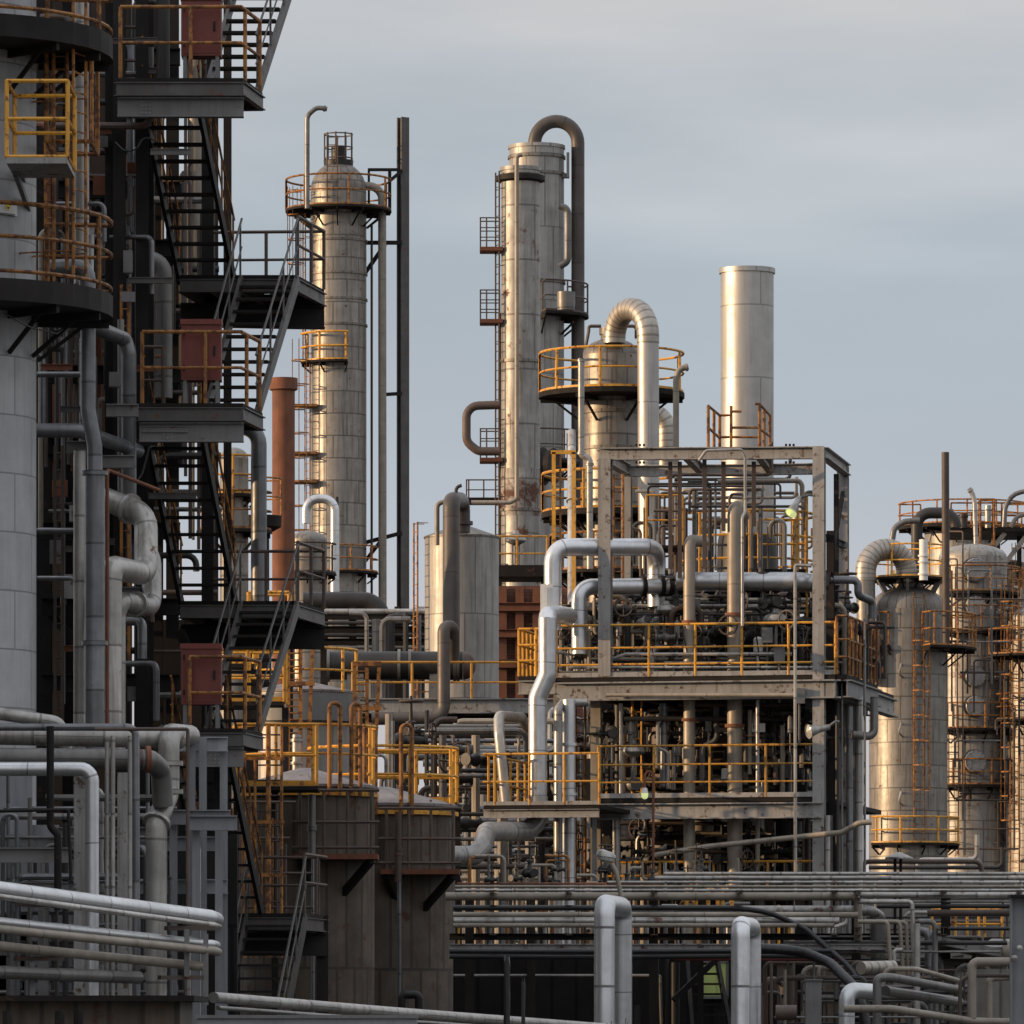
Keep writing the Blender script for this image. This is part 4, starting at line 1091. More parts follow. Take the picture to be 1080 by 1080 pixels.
for i, (y, r, m) in enumerate(((645, 3, 'pipe_light'), (657, 2, 'pipe_dark'), (670, 2.2, 'pipe_dark'), (683, 2, 'pipe_grey'))):
    pipe('bridge_pipe', ('pale level pipe on top of the high pipe bridge', 'dark level pipe under the pale one on the high bridge', 'third level pipe of the high bridge', 'lowest grey level pipe of the high bridge')[i], m, r, [(330, y, 181.3), (452, y, 181.3)])

# stays, struts and rails against the brown tanks
for i in range(22):
    x = RND.uniform(242, 314); y0 = RND.uniform(835, 900); d = RND.uniform(112.6, 115.5)
    pipe('scaffold_pole', 'thin rusty pole among the steelwork left of the brown tanks', RND.choice(['rail_dark', 'yellow_rusty', 'pipe_brown']), RND.uniform(1, 1.8), [(x, 1010, d), (x, y0, d)], 'pole', group='thin poles by the brown tanks')
for i, (x0, x1, y, d) in enumerate(((244, 312, 846, 113), (244, 306, 884, 113.4), (250, 330, 921, 113.2), (244, 330, 957, 113.6))):
    pipe('scaffold_rail', 'thin rusty level rail among the steelwork left of the brown tanks', 'rail_dark', 1.4, [(x0, y, d), (x1, y, d)], 'rail', group='thin level rails by the brown tanks')
# ---------------------------------------------------------------- process block
def db(x, v=0.): return 132 + (870 - x) * .0043 + v
SB = lambda px: S(px, 134)
# column E and stack F stand inside/behind the block
E = Column('gooseneck_column', 'domed column with a yellow railed ring and a fat ribbed silver gooseneck', 'column', 645, 168, 30, 357, 'clad_old', 'dome', 18, 'clad_gore', bands=(437, 475), bandmat='clad_gore')
E.platform(415, 77, -180, 180, 'yellow', rr=.036, rh=1.08, nb=6, step=1.35, th=.14)
E.platform(541, 74, -180, 180, 'yellow', rr=.04, rh=1.05, nb=14, th=.16)
E.platform(604, 66, -180, 180, 'yellow_rusty', rr=.036, rh=1.0, nb=12)
build(MB().lathe([(S(11.5, 168), E.zt - .15), (S(11.5, 168), E.zt + .1), (S(13, 168), E.zt + .1), (S(13, 168), E.zt + .28)], V((E.X, E.Y, 0)), n=28), 'top_nozzle', 'clad_gore', E.root)
g = MB().tube([W(616, 375, 168), W(621, 349, 168), W(621, 344, 168), W(634, 344, 168)], .05, 6, bend=.2); g.tube([W(659, 344, 168), W(671, 344, 168), W(671, 357, 168)], .05, 6, bend=.1)
build(g, 'lifting_frame', 'rail_dark', E.root)
pipe('gooseneck_duct', 'fat ribbed silver gooseneck arching off the domed column', 'silver_ribbed', 11.8, [(648, 362, 167.2), (648, 326, 167.2), (683.5, 326, 165.8), (683.5, 362, 165.8)], bend=32, n=28, seg=10)
pipe('down_duct', 'fat smooth silver duct falling from the ribbed gooseneck into the block', 'stack_aluminium', 11.3, [(683.5, 360, 165.8), (684.5, 600, 165.8)], n=28, flanges=())
pipe('riser_pipe', 'pale slim riser with valves in front of the domed column', 'pipe_light', 3.4, [(613, 378, 163.5), (613, 480, 163.5), (622, 484, 163.5), (622, 600, 163.5)], bend=5, flanges=(0.02, 0.98, 2.05))
pipe('hooked_vent', 'slim vent with a hooked lantern tip right of the domed column', 'pipe_tan', 3.2, [(713, 500, 164), (713, 400, 164), (716, 389, 164), (726, 387, 164)], bend=8, flanges=(2.8,))
pipe('ribbed_elbow', 'dark ribbed duct elbow just right of the fat silver down duct', 'silver_ribbed', 10, [(690, 436, 172), (703, 440, 172), (703, 500, 172)], bend=22, n=24, seg=8)
pipe('white_riser', 'white riser with flanges left of the domed column foot', 'pipe_light', 4.5, [(603, 640, 163), (603, 455, 166)], flanges=(0.3, 0.6))
t = thing('access_portal', 'tall orange portal frame on the ring left of the domed column', 'portal', W(594, 541, 162))
m = MB()
for x in (584, 605): m.beam(W(x, 700, 163), W(x, 477, 163), .1, .1)
m.beam(W(581, 477, 163), W(607, 477, 163), .1, .1)
build(m, 'frame', 'yellow', t)
m = MB()
for k in range(30): m.tube([W(584, 485 + 7 * k, 163), W(591, 485 + 7 * k, 163)], .018, 5)
m.beam(W(591, 690, 163), W(591, 480, 163), .05, .05); build(m, 'rungs', 'yellow_rusty', t)

F = Column('flue_stack', 'broad plain brushed aluminium stack above the process block', 'chimney', 788, 140.5, 28, 285, 'stack_aluminium', 'flat', headmat='stack_aluminium', n=72)
build(MB().lathe([(F.r - .3, F.zt - 3), (F.r - .07, F.zt + .035)], V((F.X, F.Y, 0)), n=40, cap0=False, cap1=False), 'liner', 'pipe_dark', F.root)
F.platform(618, 74, -180, 180, 'yellow', rr=.036, rh=1.6, mids=(.33, .66), nb=16, step=1.2, th=.22, rin=20)
build(MB().lathe([(SB(50), Zp(690, 140.5)), (SB(50), Zp(640, 140.5)), (SB(34), Zp(622, 140.5)), (SB(33), Zp(575, 140.5)), (SB(28) * 1.12, Zp(565, 140.5))], V((F.X, F.Y, 0)), n=40), 'base_drum', 'pipe_dark', F.root)

B = thing('process_structure', 'large open steel process block with two railed decks and a top frame', 'process structure', V((Xp(755, 138), 138, 0)))
def bcol(x, v, y0, w=.26, m='steel_worn', yb=None):
    d = db(x, v)
    return build(MB().ibeam(V((Xp(x, d), d, 0 if yb is None else Zp(yb, d))), V((Xp(x, d), d, Zp(y0, d))), w, w * 1.05, side=V((.98, -.2, 0))), 'column', m, B)
bcol(638.5, 0, 484, .27, yb=713.5); bcol(864, 0, 471, .25); bcol(629, .6, 716, .22, 'pipe_tan'); 
bcol(889, 4.2, 489, .24); bcol(661, 4.2, 492, .22); bcol(876, .9, 560, .16, 'steel_dark'); bcol(882, 2.5, 500, .1, 'steel_dark')
bcol(590, 1.2, 715, .22); bcol(748, 6, 715, .25, 'steel_dark'); bcol(640, 8, 715, .25, 'steel_dark'); bcol(870, 8, 715, .25, 'steel_dark'); bcol(800, 8, 715, .25, 'steel_dark')
bcol(900, 2.0, 735, .2, 'steel_grey'); bcol(893, 4.5, 735, .2, 'steel_grey'); bcol(872, .2, 860, .22, 'steel_grey')
def bbeam(x0, y0, v0, x1, y1, v1, w=.2, h=.3, m='steel_worn', nm='beam'):
    return build(MB().ibeam(W(x0, y0, db(x0, v0)), W(x1, y1, db(x1, v1)), w, h), nm, m, B)
bbeam(632, 479, 0, 868.5, 477.5, .0, .22, .26)
bbeam(662, 497, 3.6, 862, 494.5, 3.6, .2, .24)
bbeam(869, 477.5, .05, 893, 496, 4.2, .2, .24)
bbeam(634, 480, .1, 664, 497, 4.0, .2, .24)
bbeam(722, 478, .1, 738, 494, 3.6, .16, .2); bbeam(800, 478, .1, 812, 494, 3.6, .16, .2)
bbeam(865, 565, .1, 890, 575, 4.2, .12, .14, 'steel_dark', 'brace'); bbeam(872, 620, .3, 889, 520, 4.0, .08, .1, 'steel_dark', 'brace')
bb_ = B.children[-1]
for x in (829, 833, 837, 671, 675, 679):
    for y in (470.6, 486.5):
        p = W(x, y, db(x, -.02)); k = MB().tube([p, p + V((0, 0, .05 if y < 480 else -.05))], .025, 6); build(k, 'bolt', 'steel_dark', bb_)
# decks
def bdeck(xf0, xf1, y, depth, th, name='deck', m='deck_dark', v0=-.1):
    zz = Zp(y, db((xf0 + xf1) / 2, v0))
    a = V(W(xf0, 0, db(xf0, v0))); b = V(W(xf1, 0, db(xf1, v0)))
    bk = V((math.sin(math.radians(12)), math.cos(math.radians(12)), 0)) * depth
    P = [(a.x, a.y), (b.x, b.y), ((b + bk).x, (b + bk).y), ((a + bk).x, (a + bk).y)]
    return build(MB().slab(P, zz, th), name, m, B), P, zz
dk, P1, z1 = bdeck(587, 881, 713, 8.5, .1)
o = build(MB().ibeam(V((*P1[0], z1 - .31)), V((*P1[1], z1 - .31)), .24, .40), 'edge_beam', 'steel_worn', dk)
build(MB().ibeam(V((*P1[1], z1 - .31)), V((*P1[2], z1 - .31)), .24, .40), 'edge_beam', 'steel_worn', dk)
j = MB()
for q in (.15, .3, .45, .6, .75, .9): j.ibeam(V((*P1[0], z1 - .3)).lerp(V((*P1[1], z1 - .3)), q) + V((0, .2, 0)), V((*P1[3], z1 - .3)).lerp(V((*P1[2], z1 - .3)), q), .16, .34)
build(j, 'joist', 'steel_dark', dk)
build(MB().rail([V((*p, z1)) for p in (P1[0], P1[1])], 1.12, (.24, .56), .028, 1.08, 0), 'railing', 'yellow', dk)
build(MB().beam(V((*P1[0], z1 + .05)), V((*P1[1], z1 + .05)), .03, .1), 'kerb', 'steel_worn', dk)
# cantilever at the right side with dark crowded rails
c0 = V((*P1[1], 0)); sx = V((.21, .98, 0))
Pc = [(c0.x + .03, c0.y - .02), (c0.x + .25, c0.y + .0), (c0.x + 1.15, c0.y + 4.1), (c0.x + .9, c0.y + 4.2)]
cd = build(MB().slab(Pc, z1, .1), 'deck', 'deck_dark', B)
build(MB().ibeam(V((*Pc[1], z1 - .3)), V((*Pc[2], z1 - .3)), .2, .38), 'edge_beam', 'steel_grey', cd)
build(MB().rail([V((*Pc[0], z1)), V((*Pc[1], z1)), V((*Pc[2], z1))], 1.25, (.3, .6), .032, .5, 0), 'railing', 'yellow_rusty', cd)
# left annexe of the upper deck
an, Pa, za = bdeck(547, 586, 713, 2.2, .1, v0=-.05)
build(MB().ibeam(V((*Pa[0], za - .25)), V((*Pa[1], za - .25)), .2, .30), 'edge_beam', 'steel_worn', an)
build(MB().rail([V((*Pa[1], za)), V((*Pa[0], za)), V((*Pa[3], za))], 1.02, (.33, .66), .032, .45, 0), 'railing', 'yellow', an)
# lower deck
d2, P2, z2 = bdeck(631, 867, 841, 8.5, .1)
build(MB().ibeam(V((*P2[0], z2 - .29)), V((*P2[1], z2 - .29)), .24, .34), 'edge_beam', 'steel_worn', d2)
build(MB().rail([V((*p, z2)) for p in (P2[0], P2[1])], 1.12, (.3, .64), .026, 1.16, 0), 'railing', 'yellow', d2)
build(MB().beam(V((*P2[0], z2 + .05)), V((*P2[1], z2 + .05)), .03, .1), 'kerb', 'steel_worn', d2)
d3, P3, z3 = bdeck(510, 632, 849, 5.0, .08, v0=-3.6)
build(MB().ibeam(V((*P3[0], z3 - .18)), V((*P3[1], z3 - .18)), .16, .18), 'edge_beam', 'steel_worn', d3)
build(MB().rail([V((*P3[3], z3)), V((*P3[0], z3)), V((*P3[1], z3))], 1.08, (.46,), .028, .75, 0), 'railing', 'yellow', d3)
build(MB().beam(V((*P3[0], z3 + .04)), V((*P3[1], z3 + .04)), .03, .08), 'kerb', 'steel_worn', d3)
d4, P4, z4 = bdeck(640, 868, 935, 8, .1)
build(MB().rail([V((*P4[0], z4 - .05)) + V((0, .6, 0)), V((*P4[1], z4 - .05)) + V((0, .6, 0))], .6, (.5,), .03, 1.16, 0), 'railing', 'yellow', d4)
for x in (531, 627): build(MB().ibeam(V((Xp(x, 130.2), 130.2, 0)), V((Xp(x, 130.2), 130.2, z3 - .09)), .1, .12), 'post', 'steel_grey', B)
t = thing('cladding_wall', 'black sheet wall added as shade across the back of the process block', 'wall', V((Xp(745, 145), 145, 0)))
build(MB().box((Xp(636, 145), 145, 0), (Xp(872, 145), 145.2, Zp(735, 145))), 'panel', 'wall_dark', t)  # added near-black panel stands in for the deep shade inside the block
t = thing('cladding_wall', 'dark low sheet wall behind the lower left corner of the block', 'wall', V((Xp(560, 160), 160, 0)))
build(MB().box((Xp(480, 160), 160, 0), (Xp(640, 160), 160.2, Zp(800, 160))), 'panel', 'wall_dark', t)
# warm lit grating boxes behind lower left
t = thing('louvred_box', 'pale louvred cooler box seen through the lower left of the block', 'cooler', W(578, 930, 148))
build(MB().box(W(545, 935, 148), W(610, 850, 150)), 'case', 'white_paint', t)
l = MB()
for kx in range(8): l.box(W(543, 934 - 11 * kx, 147.6), W(612, 930 - 11 * kx, 148))
build(l, 'louvre', 'steel_dark', t)

# tall bare columns of pipe in front
pipe('tall_pipe', 'stoutest upright tan pipe crossing both block decks', 'pipe_tan', 8, [(783, 545, 133.4), (775, 531, 132.85), (775, 1000, 132.85)], bend=9, n=20, flanges=(1.25, 1.5), fmat='rusted')
pipe('tall_pipe', 'second upright tan pipe left of the stoutest one crossing both decks', 'pipe_tan', 6.2, [(742, 571, 134), (727, 570, 133.0), (727, 1000, 133.0)], bend=10, n=18, flanges=(1.2, 1.44), fmat='rusted')
pipe('thin_mast', 'thin pale pole rising in front of the block deck edges', 'pipe_light', 1.7, [(856, 597, 130.5), (838.5, 596, 130.5), (839, 1000, 130.5)], bend=2)
pipe('thin_mast', 'slim grey conduit hooked over the top frame beside the stoutest pipe', 'pipe_light', 1.6, [(737, 486, 131.5), (745, 475, 131.4), (783, 474, 131.4), (786, 482, 131.4), (786, 540, 131.4), (783, 545, 131.2), (783, 660, 131.2)], bend=5)
# silver ducts
pipe('silver_duct', 'upper large silver duct elbowed over behind the left block column', 'silver', 9.3, [(583, 665, 132.8), (583, 577, 132.8), (690, 577, 133.5), (692, 590, 134), (692, 640, 134)], bend=17, n=24)
pipe('silver_duct', 'lower silver duct elbowed beneath the upper large one', 'silver', 8.6, [(611, 690, 133.2), (611, 619, 133.2), (704, 618, 133.8)], bend=15, n=22, flanges=(1.72, 1.93), fmat='steel_dark')
pipe('silver_duct', 'dark capped drum end at the right of the lower silver duct', 'pipe_dark', 11, [(700, 618, 134), (716, 618, 134.2)], n=22)
pipe('silver_duct', 'long silver duct lying level under the ring deck of the stack', 'silver', 9.6, [(714, 613, 133.4), (845, 613, 133), (864, 616, 134), (864, 640, 134.5)], bend=16, n=24)
pipe('silver_duct', 'brightest tall silver duct with an offset, left front of the block', 'silver', 9.8, [(577.5, 652, 130.2), (577.5, 712, 130.2), (567, 736, 130.2), (567, 850, 130.2)], bend=14, n=26)
pipe('silver_duct', 'silver elbow topping the brightest tall duct, turned back', 'silver', 9.6, [(577.5, 658, 130.2), (578, 649, 130.4), (588, 648, 131.6), (600, 650, 132.6)], bend=9, n=24)
pipe('silver_duct', 'silver upright pipe with collars right of the brightest duct', 'silver', 7, [(600, 738, 131), (600, 1000, 131)], n=20, flanges=(0.18, 0.38))
pipe('silver_duct', 'slimmer pale upright pipe between the two silver ducts', 'pipe_light', 4.4, [(620, 741, 131.2), (594, 741, 131.2), (588.5, 748, 130.8), (588.5, 1000, 130.8)], bend=6)
pipe('silver_duct', 'fat silver S shaped duct under the small yellow railed deck', 'pipe_light', 10.5, [(440, 902, 127.5), (500, 903, 128), (509, 893, 128.2), (513, 877, 128.8), (556, 877, 130), (567, 866, 130.2), (567, 840, 130.2)], bend=14, n=24)
pipe('pink_pipe', 'pinkish weathered pipe leaning over the small yellow railed deck', 'pipe_light', 5.6, [(556, 768, 132.6), (550, 757, 131.6), (526, 755, 130.4), (526.5, 775, 130.2), (534, 850, 130.2)], bend=10, n=18)
t = thing('white_cabinet', 'narrow white cabinet standing over the brightest silver duct', 'cabinet', W(575, 650, 131.2))
build(MB().box(W(570, 650, 131.4), W(583, 617, 131.7)), 'case', 'white_paint', t)
build(MB().box(W(571.5, 648, 131.37), W(577, 619, 131.39)), 'door', 'white_paint', t)
pipe('grey_pipe', 'grey pipe elbowed through the block right side below its top', 'pipe_shade', 4.2, [(866, 611, 132.8), (905, 612, 133), (905, 628, 133), (920, 634, 133.4), (920, 652, 133.4)], bend=6)
pipe('grey_pipe', 'dark U shaped pipe hanging below the right end of the upper deck', 'pipe_grey', 4.4, [(898, 775, 132.8), (922, 777, 133), (922, 735, 133)], bend=8)
pipe('grey_pipe', 'slanting brownish cable pipe crossing below the lower deck', 'pipe_tan', 3, [(690, 902, 132.5), (745, 893, 132.3), (868, 880, 131.6), (888, 878, 131.4), (905, 868, 131.2), (919, 867, 131.2)], bend=10)
pipe('grey_pipe', 'level pipe with a drooping end just under the top frame', 'pipe_tan', 2.6, [(757, 508, 133.5), (843, 507, 133.5), (846, 512, 133.5), (846, 530, 133.5)], bend=4)
for i, (y, r, x0, x1, m) in enumerate(((690, 2, 640, 830, 'pipe_light'), (699, 1.6, 700, 888, 'pipe_grey'), (704, 1.7, 600, 880, 'pipe_light'), (709, 1.5, 590, 885, 'pipe_grey'), (733, 2.2, 640, 840, 'pipe_tan'))):
    lab = ('top pale conduit along the upper deck rail', 'short thin conduit along the right of the upper deck rail', 'second pale conduit low along the upper deck rail', 'lowest thin conduit along the upper deck rail', 'tan conduit hung just below the upper deck beam')[i]
    pts = [(x0, y, db(x0, -.3 if i == 4 else .15)), (x1, y, db(x1, -.3 if i == 4 else .15))]
    if i == 0: pts = [(640, 697, db(640, .15)), (660, 690, db(660, .15))] + [(835, 690, db(835, .15))]
    pipe('conduit', lab, m, r, pts, 'conduit', bend=4)
# vertical pipes at the right corner
for i, (x, y0, y1, r, m, v) in enumerate(((896, 745, 1000, 3.5, 'pipe_shade', 1.0), (906, 735, 1000, 4.2, 'pipe_light', 1.5), (883, 740, 1000, 2.2, 'pipe_dark', .6), (912, 640, 1000, 1.4, 'pipe_grey', .8), (888, 720, 1000, 1.2, 'pipe_grey', .2), (873, 860, 1000, 2.5, 'pipe_light', -.1))):
    pipe('corner_pipe', 'upright pipe bunched at the right corner of the block', m, r, [(x, y1, db(x, v)), (x, y0, db(x, v))], group='corner pipes of the block')
for i, (x, y0, y1, r, m, v, lab) in enumerate(((652, 735, 850, 4, 'pipe_dark', 2, 'dark pipe upright close to the left column under the upper deck'), (655, 742, 842, 2.3, 'pipe_light', .3, 'pale thin upright pipe near the left end of the lower deck'), (700, 742, 830, 4.4, 'pipe_shade', .6, 'grey upright pipe left of the tan pair on the lower deck'), (799, 738, 840, 2, 'pipe_light', .2, 'pale thin post right of the stoutest tan pipe'), (825, 765, 838, 2.4, 'pipe_tan', .8, 'short tan standpipe on the right of the lower deck'), (650, 858, 925, 4.2, 'pipe_light', .2, 'pale capped pipe rising behind the street lamp'), (799, 860, 930, 2.4, 'pipe_tan', .6, 'thin tan upright below the right of the lower deck'))):
    pipe('upright_pipe', lab, m, r, [(x, y1, db(x, v)), (x, y0, db(x, v))], flanges=(0.06, 0.94) if r > 3 else ())
# vessels and exchangers inside
for lab, cx, v, r, y0, m in (('dark upright drum inside the block behind the second tan pipe', 705, 6.5, 22, 745, 'pipe_brown'), ('warm lit tan drum inside the block behind the tan pipe pair', 738, 4.5, 14, 768, 'pipe_tan'), ('dark upright drum inside the block at the right of the lower deck', 826, 6.0, 20, 752, 'pipe_dark')):
    c_ = Column('process_drum', lab, 'drum', cx, db(cx, v), r, y0, m, 'dome', r * .4, n=32)
for lab, x0, x1, y, v, r, m in (('level grey drum on the upper deck behind the second tan pipe', 752, 800, 668, 2.0, 12, 'pipe_grey'), ('level dark drum on the upper deck at its left', 650, 700, 650, 4, 14, 'pipe_dark'), ('level dark drum deep under the lower deck', 700, 830, 905, 5, 16, 'pipe_dark'), ('level drum on the lower deck beside the right column', 800, 855, 815, 4, 12, 'pipe_dark')):
    d = db(x0, v); t = thing('level_drum', lab, 'drum', W((x0 + x1) / 2, y + r + 8, d))
    p0 = W(x0, y, d); L_ = S(x1 - x0, d); rr = S(r, d)
    build(MB().lathe([(0, -.1), (rr * .7, -.06), (rr, .06), (rr, L_ - .06), (rr * .7, L_ + .06), (0, L_ + .1)], p0, V((1, 0, 0)), 24), 'shell', m, t)
    for q in (.2, .8): build(MB().box(p0 + V((L_ * q - .12, -rr * .7, -rr - .35)), p0 + V((L_ * q + .12, rr * .7, -rr * .6))), 'saddle', 'steel_dark', t)

# tangle of small pipes and fittings on each level
MX = ['pipe_grey', 'pipe_tan', 'pipe_dark', 'pipe_brown', 'pipe_light', 'pipe_dark']
clutter('small_pipe', 'small pipe in the tangle on the upper process deck', 'pipe', 'small pipes on the upper deck', 592, 900, 622, 712, 133.2, 139, 110, MX, (1.1, 3.4), 'v', 690, 712)
clutter('level_pipe', 'small level pipe in the tangle on the upper process deck', 'pipe', 'small level pipes on the upper deck', 600, 885, 632, 708, 133.2, 139, 34, MX, (1, 2.6), 'h')
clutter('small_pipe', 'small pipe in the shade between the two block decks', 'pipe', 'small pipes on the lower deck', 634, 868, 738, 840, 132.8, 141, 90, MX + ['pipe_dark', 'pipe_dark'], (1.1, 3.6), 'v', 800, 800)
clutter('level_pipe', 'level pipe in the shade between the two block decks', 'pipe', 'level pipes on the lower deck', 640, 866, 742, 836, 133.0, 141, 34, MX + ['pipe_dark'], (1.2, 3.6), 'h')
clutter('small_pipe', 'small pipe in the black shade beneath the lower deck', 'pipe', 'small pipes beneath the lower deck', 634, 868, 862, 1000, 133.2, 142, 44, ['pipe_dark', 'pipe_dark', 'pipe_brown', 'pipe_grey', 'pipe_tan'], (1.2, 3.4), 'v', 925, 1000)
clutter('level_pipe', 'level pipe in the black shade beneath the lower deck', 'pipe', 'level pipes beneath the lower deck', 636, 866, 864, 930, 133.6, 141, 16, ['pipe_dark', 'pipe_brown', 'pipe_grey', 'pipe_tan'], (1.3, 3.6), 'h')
clutter('small_pipe', 'small pipe in the tangle left of the block under the exchanger deck', 'pipe', 'small pipes under the exchanger deck', 398, 630, 748, 1000, 136, 158, 56, MX + ['pipe_shade', 'pipe_dark'], (1.4, 4.5), 'v', 880, 1000)
clutter('level_pipe', 'level pipe in the tangle left of the block under the exchanger deck', 'pipe', 'level pipes under the exchanger deck', 400, 632, 758, 930, 136, 158, 30, MX + ['pipe_shade'], (1.3, 4.2), 'h')
clutter('top_pipe', 'thin pipe or hanger below the top frame of the block', 'pipe', 'thin pipes below the top frame', 672, 852, 500, 612, 136, 150, 44, ['pipe_dark', 'pipe_brown', 'pipe_grey', 'pipe_brown'], (1.1, 2.6), 'v', 560, 600)
clutter('top_pipe', 'thin level line below the top frame of the block', 'pipe', 'thin level lines below the top frame', 680, 852, 500, 540, 134.5, 142, 11, ['pipe_dark', 'pipe_brown', 'pipe_tan'], (1, 2.2), 'h')
for x, y0, y1 in ((717, 487, 610), (743, 485, 600), (763, 487, 560), (795, 487, 555), (707, 487, 600)):
    d = db(x, .3); o = build(MB().beam(W(x, y1, d), W(x, y0, d), .09, .09), 'hanger_rod', 'pipe_brown'); tag(o, 'dark rusty hanger rod dropping from the top frame beam', 'rod', 'hanger rods of the top frame')
for i in range(130):
    lev = RND.choice((0, 0, 0, 1, 1, 2))
    x = RND.uniform(596, 895) if lev == 0 else RND.uniform(640, 862)
    y = (RND.uniform(628, 700), RND.uniform(752, 832), RND.uniform(872, 925))[lev]
    GV.put(W(x, y, db(x, RND.uniform(.5, 4))), RND.uniform(0, 6.3), RND.uniform(.7, 1.35), rot=(RND.choice((0, 0, PI / 2, -PI / 2)), 0, RND.uniform(0, 6.3)))
for i in range(26):
    x = RND.uniform(400, 630); GV.put(W(x, RND.uniform(770, 920), RND.uniform(134, 150)), 0, RND.uniform(.8, 1.5), rot=(RND.choice((0, PI / 2)), 0, RND.uniform(0, 6.3)))
for x, y, v, s in ((703, 672, .6, .8), (806 - 28, 640 + 20, 1.6, .8), (612, 690, .7, 1.0), (668, 828, .6, 1.0), (682, 690, 1.5, .9), (818, 690, .8, 1.0)):
    CV.put(W(x, y, db(x, v)), RND.uniform(0, 3), s, label='control valve with a mushroom shaped top on the process deck')
for i in range(9):
    x = RND.uniform(640, 890); lev = RND.random() < .6
    PG.put(W(x, RND.uniform(668, 690) if lev else RND.uniform(785, 815), db(x, RND.uniform(.6, 2.5))), 0, RND.uniform(.6, .9))
JB = Kind(make_box('small grey junction box on a conduit on the block', 'junction boxes'))
for x, y, v, lab, m in ((809, 670, .4, 'white square box behind the upper deck rail, right of the stoutest pipe', 0), (822, 690, .05, 'tan square box on the upper deck rail', 0), (733, 640, .8, 'tall pale box under the long silver duct', 0), (843, 734, -.2, 'brownish box hung below the right end of the deck beam', 0)):
    JB.put(W(x, y, db(x, v)), 0, .8, label=lab, group='junction boxes')
t = thing('notice_board', 'blank pale notice board hung in the shade of the lower deck', 'sign', W(800, 772, 133)); build(MB().box(W(793, 772, 133), W(807, 763, 133.02)), 'plate', 'white_paint', t); build(MB().tube([W(800, 765, 133.06), W(800, 735, 133.06)], .02, 6), 'hanger', 'steel_dark', t)
# lamps
def flood(x, y, d, lab, lit, s=1.0, face=(-.45, -.6, -.8)):
    t = thing('flood_lamp', lab, 'lamp', W(x, y, d)); o = W(x, y, d); a = V(face).normalized()
    build(MB().lathe([(.0, -.12), (.12 * s, -.12), (.13 * s, .1), (.26 * s, .36), (.29 * s, .38)], o, a, 20, cap1=False), 'reflector', 'pipe_light', t)
    build(MB().lathe([(.265 * s, .35), (.0, .43)], o, a, 20, cap0=False, cap1=False), 'lens', 'lamp_lit' if lit else 'lamp_glass', t)
    build(MB().tube([o - a * .1, o + V((.25, 0, .15)), o + V((.32, .2, .15))], .03, 6), 'arm', 'steel_grey', t)
flood(841, 529, 131.6, 'lit flood lamp glowing yellow green under the top frame corner', True, .5)
flood(869, 768, 131.0, 'unlit flood lamp on the right column below the upper deck', False, .55, (-.9, -.4, -.2))
t = thing('bulb_lamp', 'small hanging lamp glowing green at the lower deck edge', 'lamp', W(680, 838, 130.6)); o = W(680, 833, 130.6)
build(MB().lathe([(.0, .05), (.05, .04), (.075, -.05), (.08, -.07)], o, UP, 16), 'shade', 'white_paint', t)
build(MB().lathe([(.075, -.072), (.07, -.15), (.04, -.19), (0, -.20)], o, UP, 16, cap0=False), 'bulb', 'lamp_lit', t)
build(MB().tube([o + UP * .05, o + UP * .32, o + V((.1, 0, .42)), o + V((.18, 0, .3)), o + V((.18, 0, -3.3))], .028, 6, bend=.08), 'pole', 'rusted', t)
t = thing('street_lamp', 'unlit cobra head street lamp on a curved pole before the pipe rack', 'lamp', V((Xp(655, 103.5), 103.5, 0))); d = 103.5
build(MB().tube([V((Xp(655, d), d, 0)), W(655, 945, d), W(650, 920, d), W(645, 911, d)], .04, 8, bend=.4), 'pole', 'pipe_tan', t)
hd = W(639, 903, d)
m = MB(); n = 20
rings = []
for q, sc_ in ((.10, .3), (.085, .75), (.03, 1.0), (-.01, 1.02)):
    rings.append([hd + V((math.cos(2 * PI * j / n) * .165 * sc_, math.sin(2 * PI * j / n) * .11 * sc_, q - math.cos(2 * PI * j / n) * .02)) for j in range(n)])
m.rings(rings, [j * .05 for j in range(n + 1)], [0, .1, .2, .25]); build(m, 'head', 'pipe_light', t)
m = MB(); rings = []
for q, sc_ in ((-.012, .92), (-.07, .8), (-.11, .35)):
    rings.append([hd + V((math.cos(2 * PI * j / n) * .165 * sc_, math.sin(2 * PI * j / n) * .11 * sc_, q - math.cos(2 * PI * j / n) * .02)) for j in range(n)])
m.rings(rings, [j * .05 for j in range(n + 1)], [0, .1, .2], cap0=False); build(m, 'lens', 'lamp_glass', t)
# top rails by the flue stack
t = thing('roof_railing', 'broken yellow rails on the top frame around the flue stack', 'railing', W(780, 472, 134))
m = MB()
for x, dd in ((747, 132.8), (753, 134), (759, 135.2), (771, 132.8), (801, 132.8), (806, 134), (812, 135.2)):
    y0 = {747: 428, 753: 434, 759: 438, 771: 428, 801: 426, 806: 432, 812: 438}[x]
    m.tube([W(x, 473, dd), W(x, y0, dd)], .035, 6)
for a, b in (((747, 428, 132.8), (759, 438, 135.2)), ((747, 451, 132.8), (759, 462, 135.2)), ((759, 438, 135.2), (771, 438, 135)), ((771, 434, 132.8), (782, 434, 132.8)), ((771, 451, 132.8), (801, 451, 132.8)), ((759, 461, 135.2), (801, 461, 135.2)), ((796, 426, 132.8), (801, 426, 132.8)), ((801, 426, 132.8), (812, 438, 135.2)), ((801, 452, 132.8), (812, 460, 135.2))):
    m.tube([W(*a), W(*b)], .03, 6)
build(m, 'rail', 'yellow_rusty', t)

